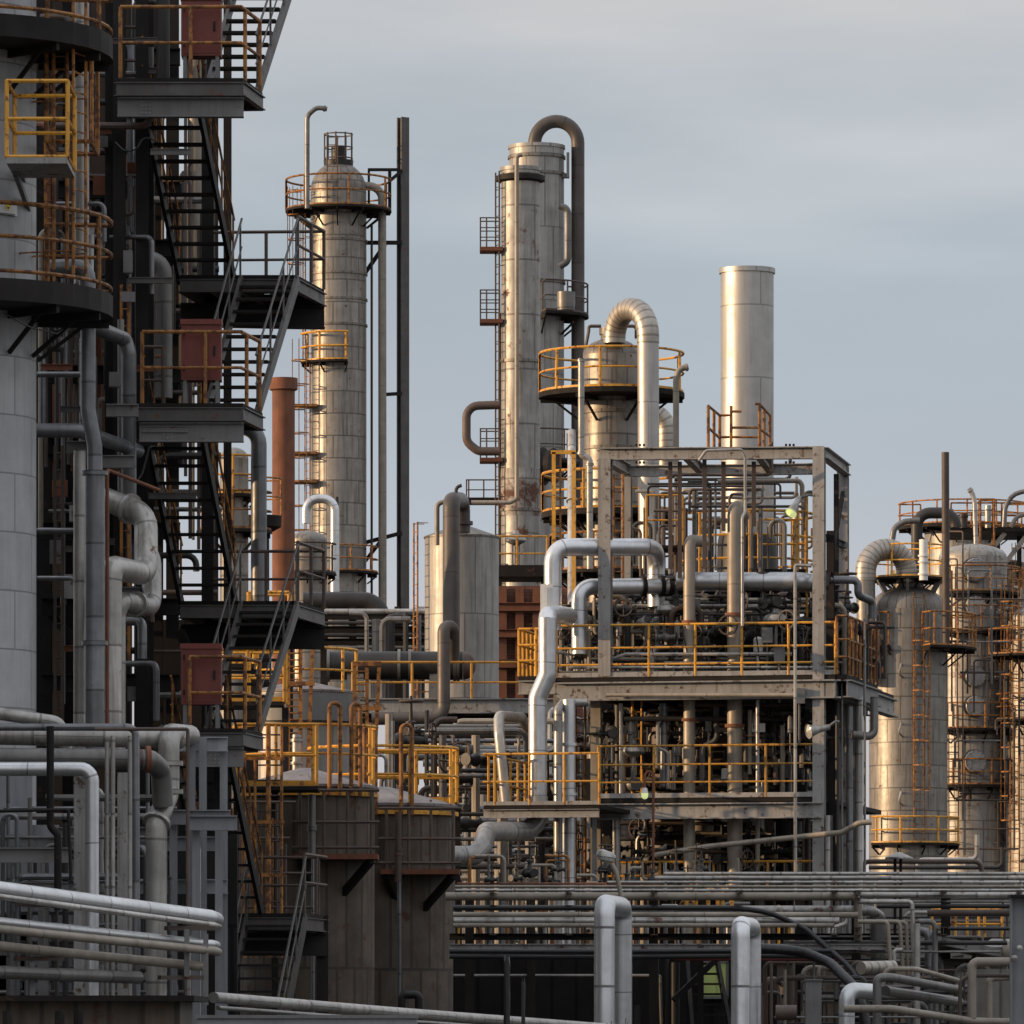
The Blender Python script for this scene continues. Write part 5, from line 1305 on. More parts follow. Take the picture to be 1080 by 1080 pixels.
# rails, ladders and instruments deeper in the block
for lab, x0, x1, y, v, m in (('yellow rail deep at the back of the upper process deck', 600, 870, 711, 6.5, 'yellow'), ('yellow rail deep at the back of the lower process deck', 640, 866, 838, 6.0, 'yellow'), ('yellow rail on the platform under the top frame, left of the stack ring', 682, 720, 575, 3, 'yellow'), ('yellow rail on the platform under the top frame, right of the stack ring', 800, 850, 600, 5, 'yellow'), ('rusty rail across the middle of the upper process deck', 690, 860, 709, 3.5, 'yellow_rusty')):
    d = db((x0 + x1) / 2, v)
    t = thing('guard_rail', lab, 'railing', W((x0 + x1) / 2, y, d))
    build(MB().rail([W(x0, y, d), W(x1, y, d)], 1.1, (.5,), .028, 1.2, .0), 'railing', m, t)
    if y < 705: build(MB().box(W(x0 - 2, y + 3, d), V((Xp(x1 + 2, d), d + 1.2, Zp(y, d)))), 'deck', 'deck_dark', t)
for lab, x, y0, y1, v in (('yellow ladder between the block decks left of the second tan pipe', 672, 690, 838, 1.2), ('yellow ladder from the upper deck to the top frame at right', 846, 520, 710, 1.5), ('rusty ladder up to the top frame behind the upper silver duct', 652, 500, 710, 2.2), ('rusty ladder at the left end of the block under the upper deck', 612, 740, 930, 2.0), ('dark ladder below the lower deck near the right column', 842, 860, 1000, .8)):
    d = db(x, v); t = thing('caged_ladder', lab, 'ladder', W(x, y1, d)); m = MB()
    mt = 'yellow' if lab.startswith('yellow') else ('rail_dark' if lab.startswith('dark') else 'yellow_rusty')
    for s in (-5, 5): m.tube([W(x + s, y1, d), W(x + s, y0, d)], .028, 6)
    build(m, 'stile', mt, t); m = MB(); y = y0 + 5
    while y < y1: m.tube([W(x - 5, y, d), W(x + 5, y, d)], .015, 5); y += 14
    build(m, 'rungs', mt, t)
for i in range(40):
    lev = RND.random() < .55
    x = RND.uniform(596, 895) if lev else RND.uniform(640, 860)
    y = RND.uniform(640, 690) if lev else RND.uniform(760, 820)
    d = db(x, RND.uniform(.3, 2.5)); r = RND.uniform(.05, .11); h = RND.uniform(.25, .6); p = W(x, y, d)
    o = build(MB().lathe([(r * .3, -h), (r * .35, -.1), (r, -.08), (r, h * .4), (r * .6, h * .5), (0, h * .52)], p, UP, 10), 'transmitter', RND.choice(['pipe_light', 'steel_grey', 'pipe_grey', 'white_paint']))
    tag(o, 'small capped instrument on a stem among the block pipework', 'instrument', 'capped instruments on the block')
for i in range(9):
    x = RND.uniform(600, 880); d = db(x, .25)
    pts = [(x, 690, d), (x + RND.uniform(-8, 8), RND.uniform(655, 675), d), (x + RND.uniform(6, 18), RND.uniform(650, 680), d + .2), (x + RND.uniform(10, 24), 704, d + .3)]
    pipe('cable', 'thin black instrument cable looping on the upper deck', 'cable_black', .8, pts, 'cable', group='thin cables on the upper deck', bend=9, n=6)
# ---------------------------------------------------------------- right hand columns
dI = 250
I1 = Column('right_column', 'domed rusty column at right with a ribbed silver gooseneck', 'column', 958, dI, 41.5, 618, 'clad_old', 'dome', 26, 'clad_gore', bands=(), n=64)
I1.platform(610, 40, -180, 180, 'yellow', rr=.04, rh=1.3, nb=10, step=1.7, rin=8)
build(MB().lathe([(S(17, dI), Zp(632, dI)), (S(16, dI), Zp(606, dI)), (S(19, dI), Zp(606, dI)), (S(19, dI), Zp(602, dI))], V((I1.X, I1.Y, 0)), n=28), 'top_nozzle', 'clad_gore', I1.root)
for a in (-150, -95, -30): build(MB().beam(I1.pt(a, I1.r * .7, Zp(625, dI)), I1.pt(a, S(37, dI), Zp(612, dI)), .12, .2), 'strut', 'steel_grey', I1.root)
I1.platform(683, 50, -180, -120, 'yellow_rusty', rr=.04, rh=1.35); I1.platform(684, 72, -75, 5, 'yellow_rusty', rr=.04, rh=1.35)
I1.platform(890, 54, -140, 25, 'yellow', rr=.042, rh=1.05, nb=12, step=1.5)
I1.ladder(-80, 690, 890, 'yellow_rusty', off=.3); I1.ladder(-80, 628, 684, 'yellow_rusty', cage=False, off=.2)
for i, y in enumerate((704, 766, 838)):
    p = I1.pt(-105, I1.r, Zp(y, dI)); build(MB().tube([p, p + V((.02, -.35, .1)), p + V((-.1, -.4, -.35)), p + V((.1, -.05, -.5))], .045, 6), 'lifting_eye', 'pipe_light', I1.root)
pipe('gooseneck_duct', 'fat ribbed silver gooseneck bending left off the right hand domed column', 'silver_ribbed', 11, [(956, 614, dI - .6), (956, 579, dI - .6), (913, 579, dI - 1.3), (913, 612, dI - 1.3)], bend=25, n=26, seg=9)
pipe('down_duct', 'smooth warm lit duct falling from the right hand gooseneck', 'clad_old', 10, [(913, 610, dI - 1.3), (914, 720, dI - 1.3)], n=24)
pipe('relief_valve_pipe', 'bright white relief valve stack standing on the right domed column', 'white_paint', 4.5, [(974, 612, dI - 3), (974, 569, dI - 3)], flanges=(0.15, 0.45, 0.6))
C2 = Column('right_column', 'grey column with a vertical run of round manholes at right', 'column', 1026, 256, 36, 574, 'clad_stained', 'dome', 14, 'clad_stained', n=56)
C3 = Column('right_column', 'tall rear column beneath the highest right hand platform', 'column', 1015, 285, 40, 560, 'clad_vertical', 'flat', n=56)
C4 = Column('right_column', 'pale plain column rising just right of the manhole column', 'column', 1062, 270, 26, 590, 'clad_vertical', 'dome', 12, n=48)
C5 = Column('right_column', 'rusty column cut by the right edge of the picture', 'column', 1092, 255, 30, 640, 'clad_stained', 'dome', 12, n=48)
for y, s in ((604, 1.15), (642, 1.0), (716, 1.0), (747, 1.0), (805, 1.1)):
    a = -93; z = Zp(y, 256); o = C2.pt(a, C2.r - .05, z); ax = V((math.cos(math.radians(a - 0)), math.sin(math.radians(a)), 0)) + V((.22, 0, 0))
    m = MB().lathe([(.36 * s, 0), (.36 * s, .3), (.42 * s, .3), (.42 * s, .42), (.40 * s, .44), (0, .46)], o, ax, 24)
    mh = build(m, 'manhole', 'pipe_light', C2.root)
    build(MB().lathe([(.37 * s, .06), (.47 * s, .06), (.47 * s, .12), (.37 * s, .12)], o, ax, 24, cap0=False, cap1=False), 'neck_ring', 'pipe_grey', mh)
    k = MB()
    for j in range(14):
        t_ = 2 * PI * j / 14; u, w_ = perp(ax.normalized()); p = o + ax.normalized() * .42 + (u * math.cos(t_) + w_ * math.sin(t_)) * .37 * s
        k.tube([p, p + ax.normalized() * .06], .03, 6)
    build(k, 'bolt_circle', 'steel_grey', mh)
for y, r, a0, a1, c in ((626, 50, -130, 20, C2), (668, 52, -130, 20, C2), (770, 52, -135, 10, C2), (829, 52, -125, 15, C2)):
    c.platform(y, r, a0, a1, 'yellow_rusty', rr=.038, rh=1.05, nb=14, step=1.1, th=.12)
for y, r, c in ((674, 48, C4), (776, 48, C4), (846, 46, C4), (692, 60, C5), (560 + 200, 50, C5)):
    c.platform(y, r, -150, 0, 'yellow_rusty', rr=.036, rh=1.05, nb=14, step=1.0)
C2.ladder(-55, 640, 700, 'rail_dark', off=.3); C2.ladder(-62, 690, 770, 'rail_dark', off=.3); C2.ladder(-50, 830, 900, 'rail_dark', off=.3); C2.ladder(-120, 772, 900, 'rail_dark', off=.4)
C4.ladder(-75, 600, 680, 'yellow_rusty', off=.3); C4.ladder(-100, 690, 790, 'yellow_rusty', off=.3); C4.ladder(-60, 790, 930, 'yellow_rusty', off=.3); C5.ladder(-130, 640, 920, 'yellow_rusty', off=.3)
C3.platform(556, 68, -180, 0, 'yellow_rusty', rr=.04, rh=1.05, nb=14, step=1.5, th=.16)
t = thing('round_platform', 'wide top platform cut by the right picture edge, with its pipes', 'platform', V((Xp(1062, 268), 268, 0)))
d = 268
build(MB().box(W(1002, 560, d - 2), V((Xp(1110, d), d + 3, Zp(556.5, d - 2)))), 'deck', 'steel_dark', t)
build(MB().rail([W(1003, 556, d - 1.9), W(1110, 556, d - 1.9)], 1.05, (.5,), .04, 1.1, .1), 'railing', 'yellow_rusty', t)
build(MB().rail([V((Xp(1003, d), d + 2.9, Zp(556.5, d - 2))), V((Xp(1110, d), d + 2.9, Zp(556.5, d - 2)))], 1.05, (.5,), .04, 1.1, .1), 'railing', 'yellow_rusty', t)
for x in (1052, 1075, 1105): build(MB().beam(V((Xp(x, d + 1), d + 1, 0)), V((Xp(x, d + 1), d + 1, Zp(560, d - 2))), .2, .2), 'post', 'steel_dark', t)
for x0, y0, x1, y1 in ((1038, 590, 1060, 562), (1060, 594, 1082, 566)): build(MB().beam(W(x0, y0, d - 1.8), W(x1, y1, d - 1.8), .14, .2), 'brace', 'steel_grey', t)
b = MB(); c0, c1 = W(1034, 575, d - 2.4), W(1047, 528, d - 1.6)
build(frame_box(MB(), (c0.x, c0.y, c0.z), (c1.x, c1.y, c1.z), .04), 'ladder_cage', 'yellow_rusty', t)
pipe('black_stack', 'thin black rusty stack rising above the right hand columns', 'pipe_brown', 4, [(998, 686, 248.3), (997, 477, 248.3)], n=16)
pipe('arch_pipe', 'dark arch pipe on the top platform behind the black stack', 'pipe_dark', 6, [(967, 600, 264), (967, 541, 264), (1008, 541, 264), (1008, 556, 264)], bend=14, n=16)
pipe('arch_pipe', 'small dark bent pipe between the right gooseneck and the top platform', 'pipe_grey', 3.2, [(941, 570, 262), (943, 556, 262), (954, 550, 262), (970, 549, 262)], bend=12)
pipe('hooked_vent', 'pale vent with a hooked lantern tip over the manhole column', 'pipe_light', 2.6, [(1030, 592, 256), (1028, 530, 256), (1026, 521, 256), (1022, 515, 256)], bend=20, flanges=(2.6,))
pipe('arch_pipe', 'pale arch pipe curving out of the picture at the right edge', 'pipe_grey', 2.6, [(1059, 556, 262), (1060, 535, 262), (1068, 521, 262), (1090, 516, 262)], bend=18)
pipe('arch_pipe', 'orange lit hooked pipe on the top platform at the right edge', 'pipe_tan', 2.4, [(1066, 556, 260), (1072, 545, 260), (1090, 540, 260)], bend=10)
for i, (x, y, h, lab) in enumerate(((1016, 547, 10, 'squat dark fitting on the right top platform'), (1042, 540, 14, 'pale upright fitting inside the top ladder cage'), (1004, 541, 8, 'thin dark rod beside the black stack'))):
    pipe('nozzle', lab, ('pipe_dark', 'pipe_light', 'pipe_dark')[i], (4, 3.4, 1.4)[i], [(x, 557, 266), (x, y - h / 2, 266)], 'nozzle', flanges=(0.8,) if i < 2 else ())
clutter('fine_pipe', 'fine pipe among the rails of the right hand columns', 'pipe', 'fine pipes of the right columns', 1002, 1085, 575, 920, 258, 268, 26, ['pipe_brown', 'pipe_dark', 'pipe_grey', 'pipe_tan'], (.8, 1.8), 'v', 760, 700)
t = thing('parasol_cover', 'flat pale rain cover on a thin stand below the right column platform', 'cover', W(947, 930, 140))
build(MB().lathe([(S(15, 140), 0), (S(14, 140), .04), (S(4, 140), .14), (0, .16)], W(948, 906, 140), UP, 24), 'cover', 'pipe_light', t)
for x in (944, 950): build(MB().tube([W(x, 1000, 140), W(x, 906, 140)], .035, 6), 'stand', 'steel_dark', t)
pipe('manway_ring', 'pale round manway ring at the foot of the right columns', 'pipe_light', 9, [(1025, 912, 200), (1027, 912, 199)], 'manway', n=24)

# ---------------------------------------------------------------- front pipe rack across the right half
DR = 108
rk = thing('pipe_rack', 'long level pipe rack crossing the lower right of the picture', 'pipe rack', V((Xp(780, DR), DR, 0)))
for i, (y, r, x0, x1, m, d, lab) in enumerate((
    (921.5, 1.9, 700, 1120, 'pipe_light', 110.5, 'topmost slim pale pipe of the front rack'),
    (926, 2.3, 690, 1120, 'pipe_light', 110, 'second slim pale pipe of the front rack'),
    (930.5, 1.5, 640, 1120, 'pipe_light', 109.6, 'third slim pale pipe of the front rack'),
    (935, 1.5, 480, 1120, 'pipe_tan', 109.2, 'tan pipe fourth down on the front rack'),
    (939, 1.6, 480, 1120, 'pipe_light', 108.9, 'pale pipe fifth down on the front rack'),
    (932, 1.2, 482, 700, 'rusted', 112, 'orange rusty thin line behind the left of the front rack'),
    (945.5, 4.4, 470, 905, 'pipe_tan', 108.2, 'stout tan pipe ending in a bend on the front rack'),
    (957.5, 3.0, 478, 830, 'cable_black', 107.2, 'black cable bundle lying on the front rack'),
    (960.5, 5.5, 650, 912, 'pipe_light', 109.5, 'fat pale pipe behind the black cable bundle'),
    (965, 3.2, 478, 905, 'pipe_tan', 107.8, 'dull pipe under the black cable bundle'),
    (971, 3.6, 478, 885, 'pipe_light', 107.2, 'pale pipe low on the front rack'),
    (976, 2.4, 478, 880, 'pipe_tan', 106.8, 'lowest tan pipe of the front rack beam'),
    (944, 3.2, 905, 1120, 'pipe_light', 109.5, 'rust spotted pale pipe at the right of the rack'),
    (951, 1.2, 900, 1120, 'pipe_grey', 108.8, 'thin grey line below the rust spotted pipe'),
    (956, 2.2, 925, 1120, 'pipe_dark', 109.2, 'dark line behind the right of the front rack'),
    (963, 3.8, 978, 1120, 'pipe_brown', 108.6, 'brown rusty pipe at the right of the rack'),
    (979.5, 2.0, 1000, 1120, 'cable_black', 108, 'black line level above the purple shed roof'),
    (885, 2.2, 478, 700, 'pipe_grey', 136, 'grey line behind the fat S shaped duct'))):
    pts = [(x0, y, d), (x1, y, d)]
    if y == 945.5: pts = [(x0, y, d), (905, y, d), (905, 1003, d), (920, 1004, d + .2)]
    if y == 960.5: pts = [(x0, y, d), (918, y, d), (928, 966, d + .3), (930, 985, d + .6)]
    if y == 957.5: pts = [(x0, 957.5, d), (770, 957.5, d), (810, 961, d), (850, 980, d - .5), (905, 1028, d - 1.5), (912, 1060, d - 1.6)]
    pipe('rack_pipe' if 'cable' not in m else 'cable', lab, m, r, pts, 'pipe' if 'cable' not in m else 'cable', bend=8 if y != 957.5 else 60)
for x, d in ((495, 109), (690, 109.5), (905, 109.5), (1000, 109.5), (560, 110.5), (845, 110.5)):
    build(MB().ibeam(V((Xp(x, d), d + .6, 0)), V((Xp(x, d), d + .6, Zp(943, d))), .16, .18, side=V((1, 0, 0))), 'post', 'steel_dark', rk)
for x in (520, 600, 690, 780, 880, 905, 995, 1075):
    for y in (943, 982): build(MB().ibeam(W(x, y, 106.4), W(x, y, 110.8), .12, .14), 'crossbeam', 'rail_dark', rk)
build(MB().ibeam(W(474, 998.5, 106.6), W(935, 998.5, 106.6), .14, .10), 'beam', 'steel_worn', rk)
build(MB().ibeam(W(474, 988, 110.5), W(1000, 988, 110.5), .14, .12), 'beam', 'steel_dark', rk)
for i, (y, r, d) in enumerate(((1003, 2.6, 106.2), (1006, 2.8, 106.5), (1009, 2.4, 106.3))):
    pipe('cable', 'black cable slung in the row under the rack beam', 'cable_black', r, [(474, y, d), (640, y + .6, d), (800, y - .4, d), (880, y, d)], 'cable', 'slung black cables under the rack', bend=200)
pipe('ribbed_hose', 'fat black ribbed hose sagging down at the right of the rack', 'hose_black', 5.4, [(800, 1000, 105.5), (846, 1003, 105.5), (876, 1016, 105), (908, 1048, 104), (914, 1090, 104)], 'hose', bend=40, n=16)
clutter('short_pipe', 'short upright pipe behind the front rack, lit between its lines', 'pipe', 'short uprights behind the front rack', 482, 900, 950, 1000, 112, 118, 46, ['rusted', 'pipe_light', 'pipe_grey', 'yellow_rusty', 'pipe_brown', 'yellow'], (1.2, 2.6), 'v', 975, 1000)
clutter('rack_valve_pipe', 'small bent pipe standing on the front rack', 'pipe', 'small bent pipes on the front rack', 490, 780, 900, 950, 112, 120, 22, ['pipe_tan', 'pipe_grey', 'yellow_rusty', 'pipe_brown', 'pipe_light'], (1, 2), 'v', 935, 950)
for i in range(16):
    x = RND.uniform(490, 770); GV.put(W(x, RND.uniform(915, 940), RND.uniform(111, 116)), RND.uniform(0, 6), RND.uniform(.5, .9))
for x in (724, 747, 762):
    o = build(MB().tube([W(x, 975, 111), W(x, 936, 111), W(x + 10, 941, 112.5), W(x + 10, 975, 112.5)], .035, 6, bend=.05), 'handrail_hoop', 'yellow'); tag(o, 'orange lit handrail hoop sticking up through the rack', 'handrail', 'handrail hoops at the rack')
# big silver expansion loops
for lab, x, y, r, dx, dz in (('larger silver U loop pipe standing in front of the rack', 637.5, 943, 11, 18, 2.2), ('smaller silver U loop pipe standing right of the larger one', 781, 966, 10, 14, 2.0)):
    d = 99.5
    pts = [V((Xp(x, d), d, 0)), W(x, y + r, d), W(x + dx, y + r, d) + V((S(3, d), dz, 0)), V((W(x + dx, y + r, d) + V((S(3, d), dz, 0))).xy.to_3d())]
    o = build(MB().tube(pts, S(r, d), 28, S(r * 1.3, d), 7), 'loop_pipe', 'silver'); tag(o, lab, 'pipe')
    for zz in (0.25,): build(MB().tube([V((Xp(x, d), d, zz)), V((Xp(x, d), d, zz + .08))], S(r * 1.5, d), 24), 'flange', 'steel_grey', o)
    for (lx, ly) in ((pts[0].x, pts[0].y),):
        zz = .95 * 5 - .035
        while zz < pts[1].z - S(r * 1.6, d): build(MB().tube([V((lx, ly, zz)), V((lx, ly, zz + .035))], S(r * 1.02, d), 28), 'band', 'steel_grey', o); zz += .95
# dark shed wall and steps below the rack
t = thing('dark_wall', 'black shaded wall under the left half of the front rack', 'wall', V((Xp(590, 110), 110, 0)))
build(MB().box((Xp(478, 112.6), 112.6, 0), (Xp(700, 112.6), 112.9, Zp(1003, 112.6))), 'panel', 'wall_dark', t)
pipe('wall_pipe', 'thin pale line along the black wall under the rack', 'pipe_grey', 1.6, [(478, 1029, 112), (696, 1029, 112), (698, 1090, 112)], bend=2)
for x, r, y0 in ((690, 5, 1008), (672, 3.2, 1060), (703, 2.2, 1004), (712, 5, 1015)):
    pipe('shade_pipe', 'dull upright pipe in the black shade left of the small green window', 'pipe_dark', r, [(x, 1090, 111.5), (x, y0, 111.5)], group='dull uprights by the green window')
t = thing('control_hut', 'dark hut with a dim yellow green window behind the small stair', 'hut', V((Xp(745, 116), 116, 0)))
build(MB().box((Xp(700, 115), 115, 0), (Xp(900, 115), 118, Zp(1002, 115))), 'wall', 'wall_dark', t)
wi = build(MB().box(W(742, 1052, 114.93), W(766, 1016, 114.96)), 'window', 'glass_green', t)
fr = MB()
for a, b in (((741, 1052), (741, 1015)), ((767, 1052), (767, 1015)), ((740, 1015), (768, 1015)), ((740, 1052), (768, 1052))): fr.beam(W(*a, 114.9), W(*b, 114.9), .05, .05)
build(fr, 'frame', 'steel_grey', wi)
t = thing('small_stair', 'small dark open tread stair before the green window', 'stairs', W(745, 1085, 110))
flight(t, W(725, 1006, 111.5), W(756, 1006, 111.5), W(731, 1092, 109.3), W(772, 1092, 109.3), 8, 'steel_dark', 'steel_dark', 'rail_dark', hand=(0, 0))
build(MB().beam(W(739, 1090, 109), W(739, 1000, 109), .1, .1), 'post', 'steel_dark', t)
build(MB().beam(W(710, 1055, 109.2), W(757, 1010, 109.4), .1, .1), 'brace', 'steel_dark', t)
pipe('red_line', 'thin dark red pipe level above the small stair', 'red_panel', 2, [(712, 1011, 108.5), (890, 1012, 108.5)])
# right bottom corner pipes
RP = [('white_elbow', 'silver gored elbow pipe low in the corner right of the small loop', 'silver', 8.5, [(920, 1046, 101), (893, 1044, 100.6), (893, 1095, 100.6)], 12),
      ('capped_duct', 'silver ribbed stub duct with a rounded end at the lower right', 'silver_ribbed', 7, [(908, 1021, 103), (942, 1020, 103.6)], 6),
      ('sloped_pipe', 'pale old pipe sloping down right from its upright elbow', 'pipe_grey', 4.6, [(925, 1095, 98), (925, 1031, 98), (940, 1031, 98), (1012, 1044, 100)], 6),
      ('sloped_pipe', 'fat dull pipe sloping just under the pale old one', 'pipe_grey', 5.2, [(934, 1045, 98.4), (1012, 1057, 100.4)], 6),
      ('sloped_pipe', 'bent dull pipe above the pale old sloping one', 'pipe_tan', 2.6, [(931, 1040, 99), (934, 1022, 99), (966, 1022, 99), (1010, 1034, 100)], 8),
      ('sloped_pipe', 'lowest dull sloping pipe at the bottom right', 'pipe_tan', 4, [(890, 1064, 97), (940, 1064, 97), (1025, 1077, 99), (1065, 1078, 99)], 8),
      ('elbow_pipe', 'tan elbow pipe running behind the blue grey post', 'pipe_tan', 4.8, [(1025, 1074, 99), (1025, 1014.5, 99), (1075, 1014.5, 99)], 7),
      ('elbow_pipe', 'shorter tan elbow pipe beneath the larger tan elbow', 'pipe_tan', 3.6, [(1043, 1078, 99.6), (1043, 1032, 99.6), (1070, 1030, 99.8)], 5),
      ('elbow_pipe', 'thin brown pipe between the sloping pipes and the tan elbow', 'pipe_brown', 2.2, [(1012, 1090, 99), (1013, 1035, 99), (1022, 1029, 99), (1068, 1029, 99.2)], 5),
      ('rack_riser', 'pale riser hooked down from the rack right of the tan bend', 'pipe_light', 2.4, [(905, 951, 107), (962, 951, 107), (964, 1090, 107)], 5),
      ('rack_riser', 'bright riser with a square shoulder beside the hooked pale riser', 'pipe_light', 3.6, [(967, 1090, 106.4), (967, 974, 106.4)], 5),
      ('rack_riser', 'grey riser hooked over beside the bright one', 'pipe_grey', 3, [(968, 972, 106.8), (986, 972, 106.8), (987, 1090, 106.8)], 6),
      ('rack_riser', 'fat grey twin riser standing behind the hooked risers', 'pipe_shade', 5, [(980, 1090, 108), (980, 984, 108), (970, 982, 108.3)], 6),
      ('rack_riser', 'thick dark riser right of the tan bend', 'pipe_grey', 8, [(926, 1090, 107.6), (926, 968, 107.6)], 6),
      ('rack_riser', 'slim tan riser with a hooked top under the rack end', 'pipe_tan', 2.3, [(905, 972, 106.4), (936, 972, 106.4), (939, 1015, 106.4)], 5),
      ('rack_riser', 'second slim tan riser with a hooked top', 'pipe_tan', 2.2, [(920, 972, 106.8), (949, 972, 106.8), (952, 1020, 106.8)], 5),
      ('rack_riser', 'third slim riser with a hooked top, nearest the bright one', 'pipe_tan', 2.2, [(925, 972.5, 107), (956, 972.5, 107), (958, 1040, 107)], 5),
      ('rack_riser', 'pale short riser with a square bend below the slim risers', 'pipe_light', 2.4, [(952, 1002, 106), (943, 1002, 106), (943, 1025, 106)], 4),
      ('shade_pipe', 'rusty valve stub below the rack left of the green grey box', 'pipe_brown', 8, [(818, 1068, 104), (840, 1068, 104)], 4)]
for nm, lab, m, r, pts, bd in RP: pipe(nm, lab, m, r, pts, bend=bd, n=16)
t = thing('square_post', 'blue grey steel post cut by the right edge at the bottom', 'post', V((Xp(1076, 92), 92, 0)))
build(MB().ibeam(V((Xp(1076, 92), 92, 0)), V((Xp(1076, 92), 92, Zp(947, 92))), .22, .3, side=V((0, 1, 0))), 'post', 'steel_blue', t)
build(MB().box((Xp(1064, 92), 91.7, Zp(947, 92)), (Xp(1092, 92), 92.3, Zp(944, 92))), 'cap', 'steel_dark', t)
for y in (1000, 1010.5): build(MB().lathe([(.05, 0), (.045, .06), (0, .08)], W(1070 if y == 1010.5 else 1075, y, 91.83), V((0, -1, 0)), 12), 'knob', 'pipe_light', t)
t = thing('equipment_box', 'green grey upright box beside the silver gored elbow', 'box', V((Xp(858, 101), 101, 0)))
build(MB().box((Xp(850, 101), 101, 0), (Xp(866.5, 101), 101.3, Zp(1034, 101))), 'case', 'steel_grey', t)
build(MB().box((Xp(849, 101), 100.96, Zp(1034, 101)), (Xp(867.5, 101), 101.34, Zp(1032.5, 101))), 'lid', 'steel_grey', t)
for lab, x0, x1, y0, d, m in (('pale old sheet wall in the corner behind the hooked risers', 940, 1070, 1010, 113, 'wall_sheet'), ('rust stained panel wall behind the tan elbows', 1030, 1085, 1022, 104, 'wall_sheet'), ('dark panel wall behind the green grey box', 820, 945, 1008, 113.5, 'tank_wall')):
    o = thing('cladding_wall', lab, 'wall', V((Xp((x0 + x1) / 2, d), d, 0)))
    build(MB().box((Xp(x0, d), d, 0), (Xp(x1, d), d + .2, Zp(y0, d))), 'panel', m, o)
t = thing('shed', 'small shed with a pale sloping roof under the right rack', 'shed', V((Xp(1010, 111), 111, 0)))
build(MB().box((Xp(985, 110), 110, 0), (Xp(1062, 110), 112.5, Zp(1012, 110))), 'wall', 'wall_sheet', t)
r_ = MB(); a, b = W(975, 991, 109.6), W(1058, 1008, 109.8)
r_.beam(a, b, 3.0, .14, side=V((0, 1, 0))); build(r_, 'roof', 'steel_worn', t)
build(MB().lathe([(0, 0), (.16, .04), (.2, .15), (.2, .5), (.1, .62)], W(1056, 1006, 108), V((.9, -.1, .1)), 14), 'cowl', 'pipe_tan', t)
t = thing('shed', 'purple brown roofed shed at the right edge below the rack', 'shed', V((Xp(1060, 118), 118, 0)))
build(MB().box((Xp(1020, 117), 117, 0), (Xp(1110, 117), 121, Zp(1006, 117))), 'wall', 'wall_dark', t)
q = MB(); bb = [W(1016, 1006, 116.6), W(1110, 1006, 116.6), W(1110, 990, 120), W(1046, 990, 120)]
q.v += [tuple(p) for p in bb] + [tuple(p - UP * .1) for p in bb]
for f in ((0, 1, 2, 3), (7, 6, 5, 4), (0, 4, 5, 1), (1, 5, 6, 2), (2, 6, 7, 3), (3, 7, 4, 0)): q.face(f, ((0, 0), (4, 0), (4, 3), (1, 3)))
build(q, 'roof', 'tank_roof', t)
t = thing('railed_walkway', 'far yellow railed walkway seen under the rack at right', 'walkway', W(1010, 992, 130))
build(MB().box(W(982, 994, 130), W(1058, 990, 132)), 'deck', 'deck_dark', t)
build(MB().rail([W(983, 990, 130.05), W(1057, 990, 130.05)], .62, (.5,), .03, .45, 0), 'railing', 'yellow', t)
build(MB().rail([W(983, 990, 131.9), W(1057, 990, 131.9)], .62, (.5,), .03, .35, 0), 'railing', 'yellow', t)
for x in (990, 1050): build(MB().beam(V((Xp(x, 131), 131, 0)), W(x, 992, 131), .1, .1), 'post', 'steel_dark', t)
clutter('corner_line', 'small upright line in the shade of the lower right corner', 'pipe', 'small uprights in the lower right corner', 800, 1066, 1010, 1090, 105, 112, 42, ['pipe_dark', 'pipe_grey', 'pipe_tan', 'pipe_brown'], (1.2, 3.4), 'v', 1060, 1090)
clutter('corner_line', 'small level line in the shade of the lower right corner', 'pipe', 'small level lines in the lower right corner', 800, 1066, 985, 1082, 105, 112, 18, ['pipe_dark', 'pipe_grey', 'pipe_brown'], (1, 2.8), 'h')
clutter('far_line', 'level line far behind the front rack at right', 'pipe', 'far level lines at right', 900, 1100, 900, 985, 135, 160, 12, ['pipe_dark', 'pipe_grey', 'pipe_light', 'pipe_brown'], (1.2, 2.6), 'h')
t = thing('far_wall', 'low grey wall far behind the rack at right', 'wall', V((Xp(990, 190), 190, 0)))
build(MB().box((Xp(890, 190), 190, 0), (Xp(1100, 190), 190.3, Zp(925, 190))), 'panel', 'wall_sheet', t)
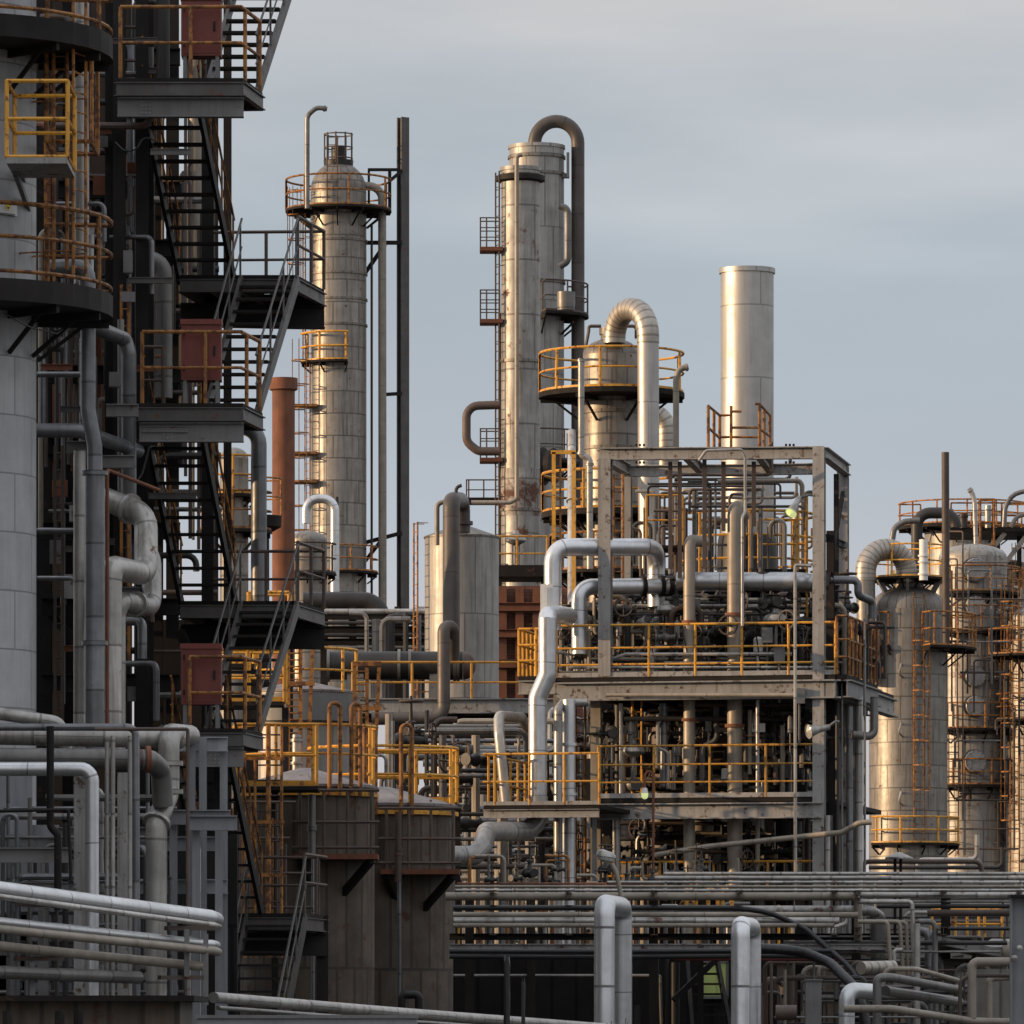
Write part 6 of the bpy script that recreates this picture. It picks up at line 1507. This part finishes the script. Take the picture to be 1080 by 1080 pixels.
# burnt posts and bare twigs at the bottom edge
for lab, x, y, r in (('taller charred black post at the bottom edge left of the silver loop', 535, 1012, 3.6), ('shorter charred black post beside the taller one', 552, 1034, 2.4)):
    m = MB(); d = 76
    prof = []; z = 0
    pts = []
    top = Zp(y, d)
    rings = []; n = 10; k = 14
    for i in range(k + 1):
        zz = top * i / k; rr = S(r, d) * (1.25 - .35 * i / k)
        rings.append([V((Xp(x, d) + math.cos(2 * PI * j / n) * rr * RND.uniform(.75, 1.25), d + math.sin(2 * PI * j / n) * rr * RND.uniform(.75, 1.25), zz + (RND.uniform(-.12, .08) if i == k else 0))) for j in range(n)])
    m.rings(rings, [j * .02 for j in range(n + 1)], [top * i / k for i in range(k + 1)])
    tag(build(m, 'charred_post', 'cable_black'), lab, 'post')
for lab, x in (('bare twiggy shrub before the larger silver loop', 645), ('small bare shrub left of the small stair', 688)):
    t = thing('bare_shrub', lab, 'shrub', V((Xp(x, 92), 92, 0))); m = MB(); s_ = MB()
    s_.tube([V((Xp(x, 92), 92, 0)), V((Xp(x, 92), 92, 4.6))], .03, 6); build(s_, 'stem', 'twig', t)
    for i in range(34):
        a = RND.uniform(-1, 1); b_ = RND.uniform(-1, 1); p = V((Xp(x, 92) + a * .06, 92 + b_ * .06, 4.2 + RND.uniform(0, .4)))
        q = p + V((a * .35, b_ * .35, RND.uniform(.25, .75) if x == 645 else RND.uniform(.2, .5)))
        m.tube([p, p.lerp(q, .5) + V((RND.uniform(-.05, .05), 0, .03)), q], .006, 4, bend=0)
    build(m, 'twigs', 'twig', t)

clutter('fine_pipe', 'fine line in front of the right hand columns', 'pipe', 'fine front lines of the right columns', 1000, 1085, 560, 915, 250, 254, 16, ['pipe_brown', 'pipe_grey', 'pipe_dark', 'rail_dark'], (.6, 1.2), 'v', 800, 660)
clutter('fine_level', 'short level line among the right hand columns', 'pipe', 'short level lines of the right columns', 996, 1085, 570, 900, 250, 256, 16, ['pipe_brown', 'pipe_dark', 'pipe_grey'], (.6, 1.3), 'h')
clutter('small_pipe', 'small pipe crowded on the right end of the upper process deck', 'pipe', 'small pipes at the right end of the upper deck', 882, 934, 640, 716, 133.2, 137, 22, ['pipe_dark', 'pipe_brown', 'rail_dark', 'rusted'], (1, 2), 'v', 680, 716)
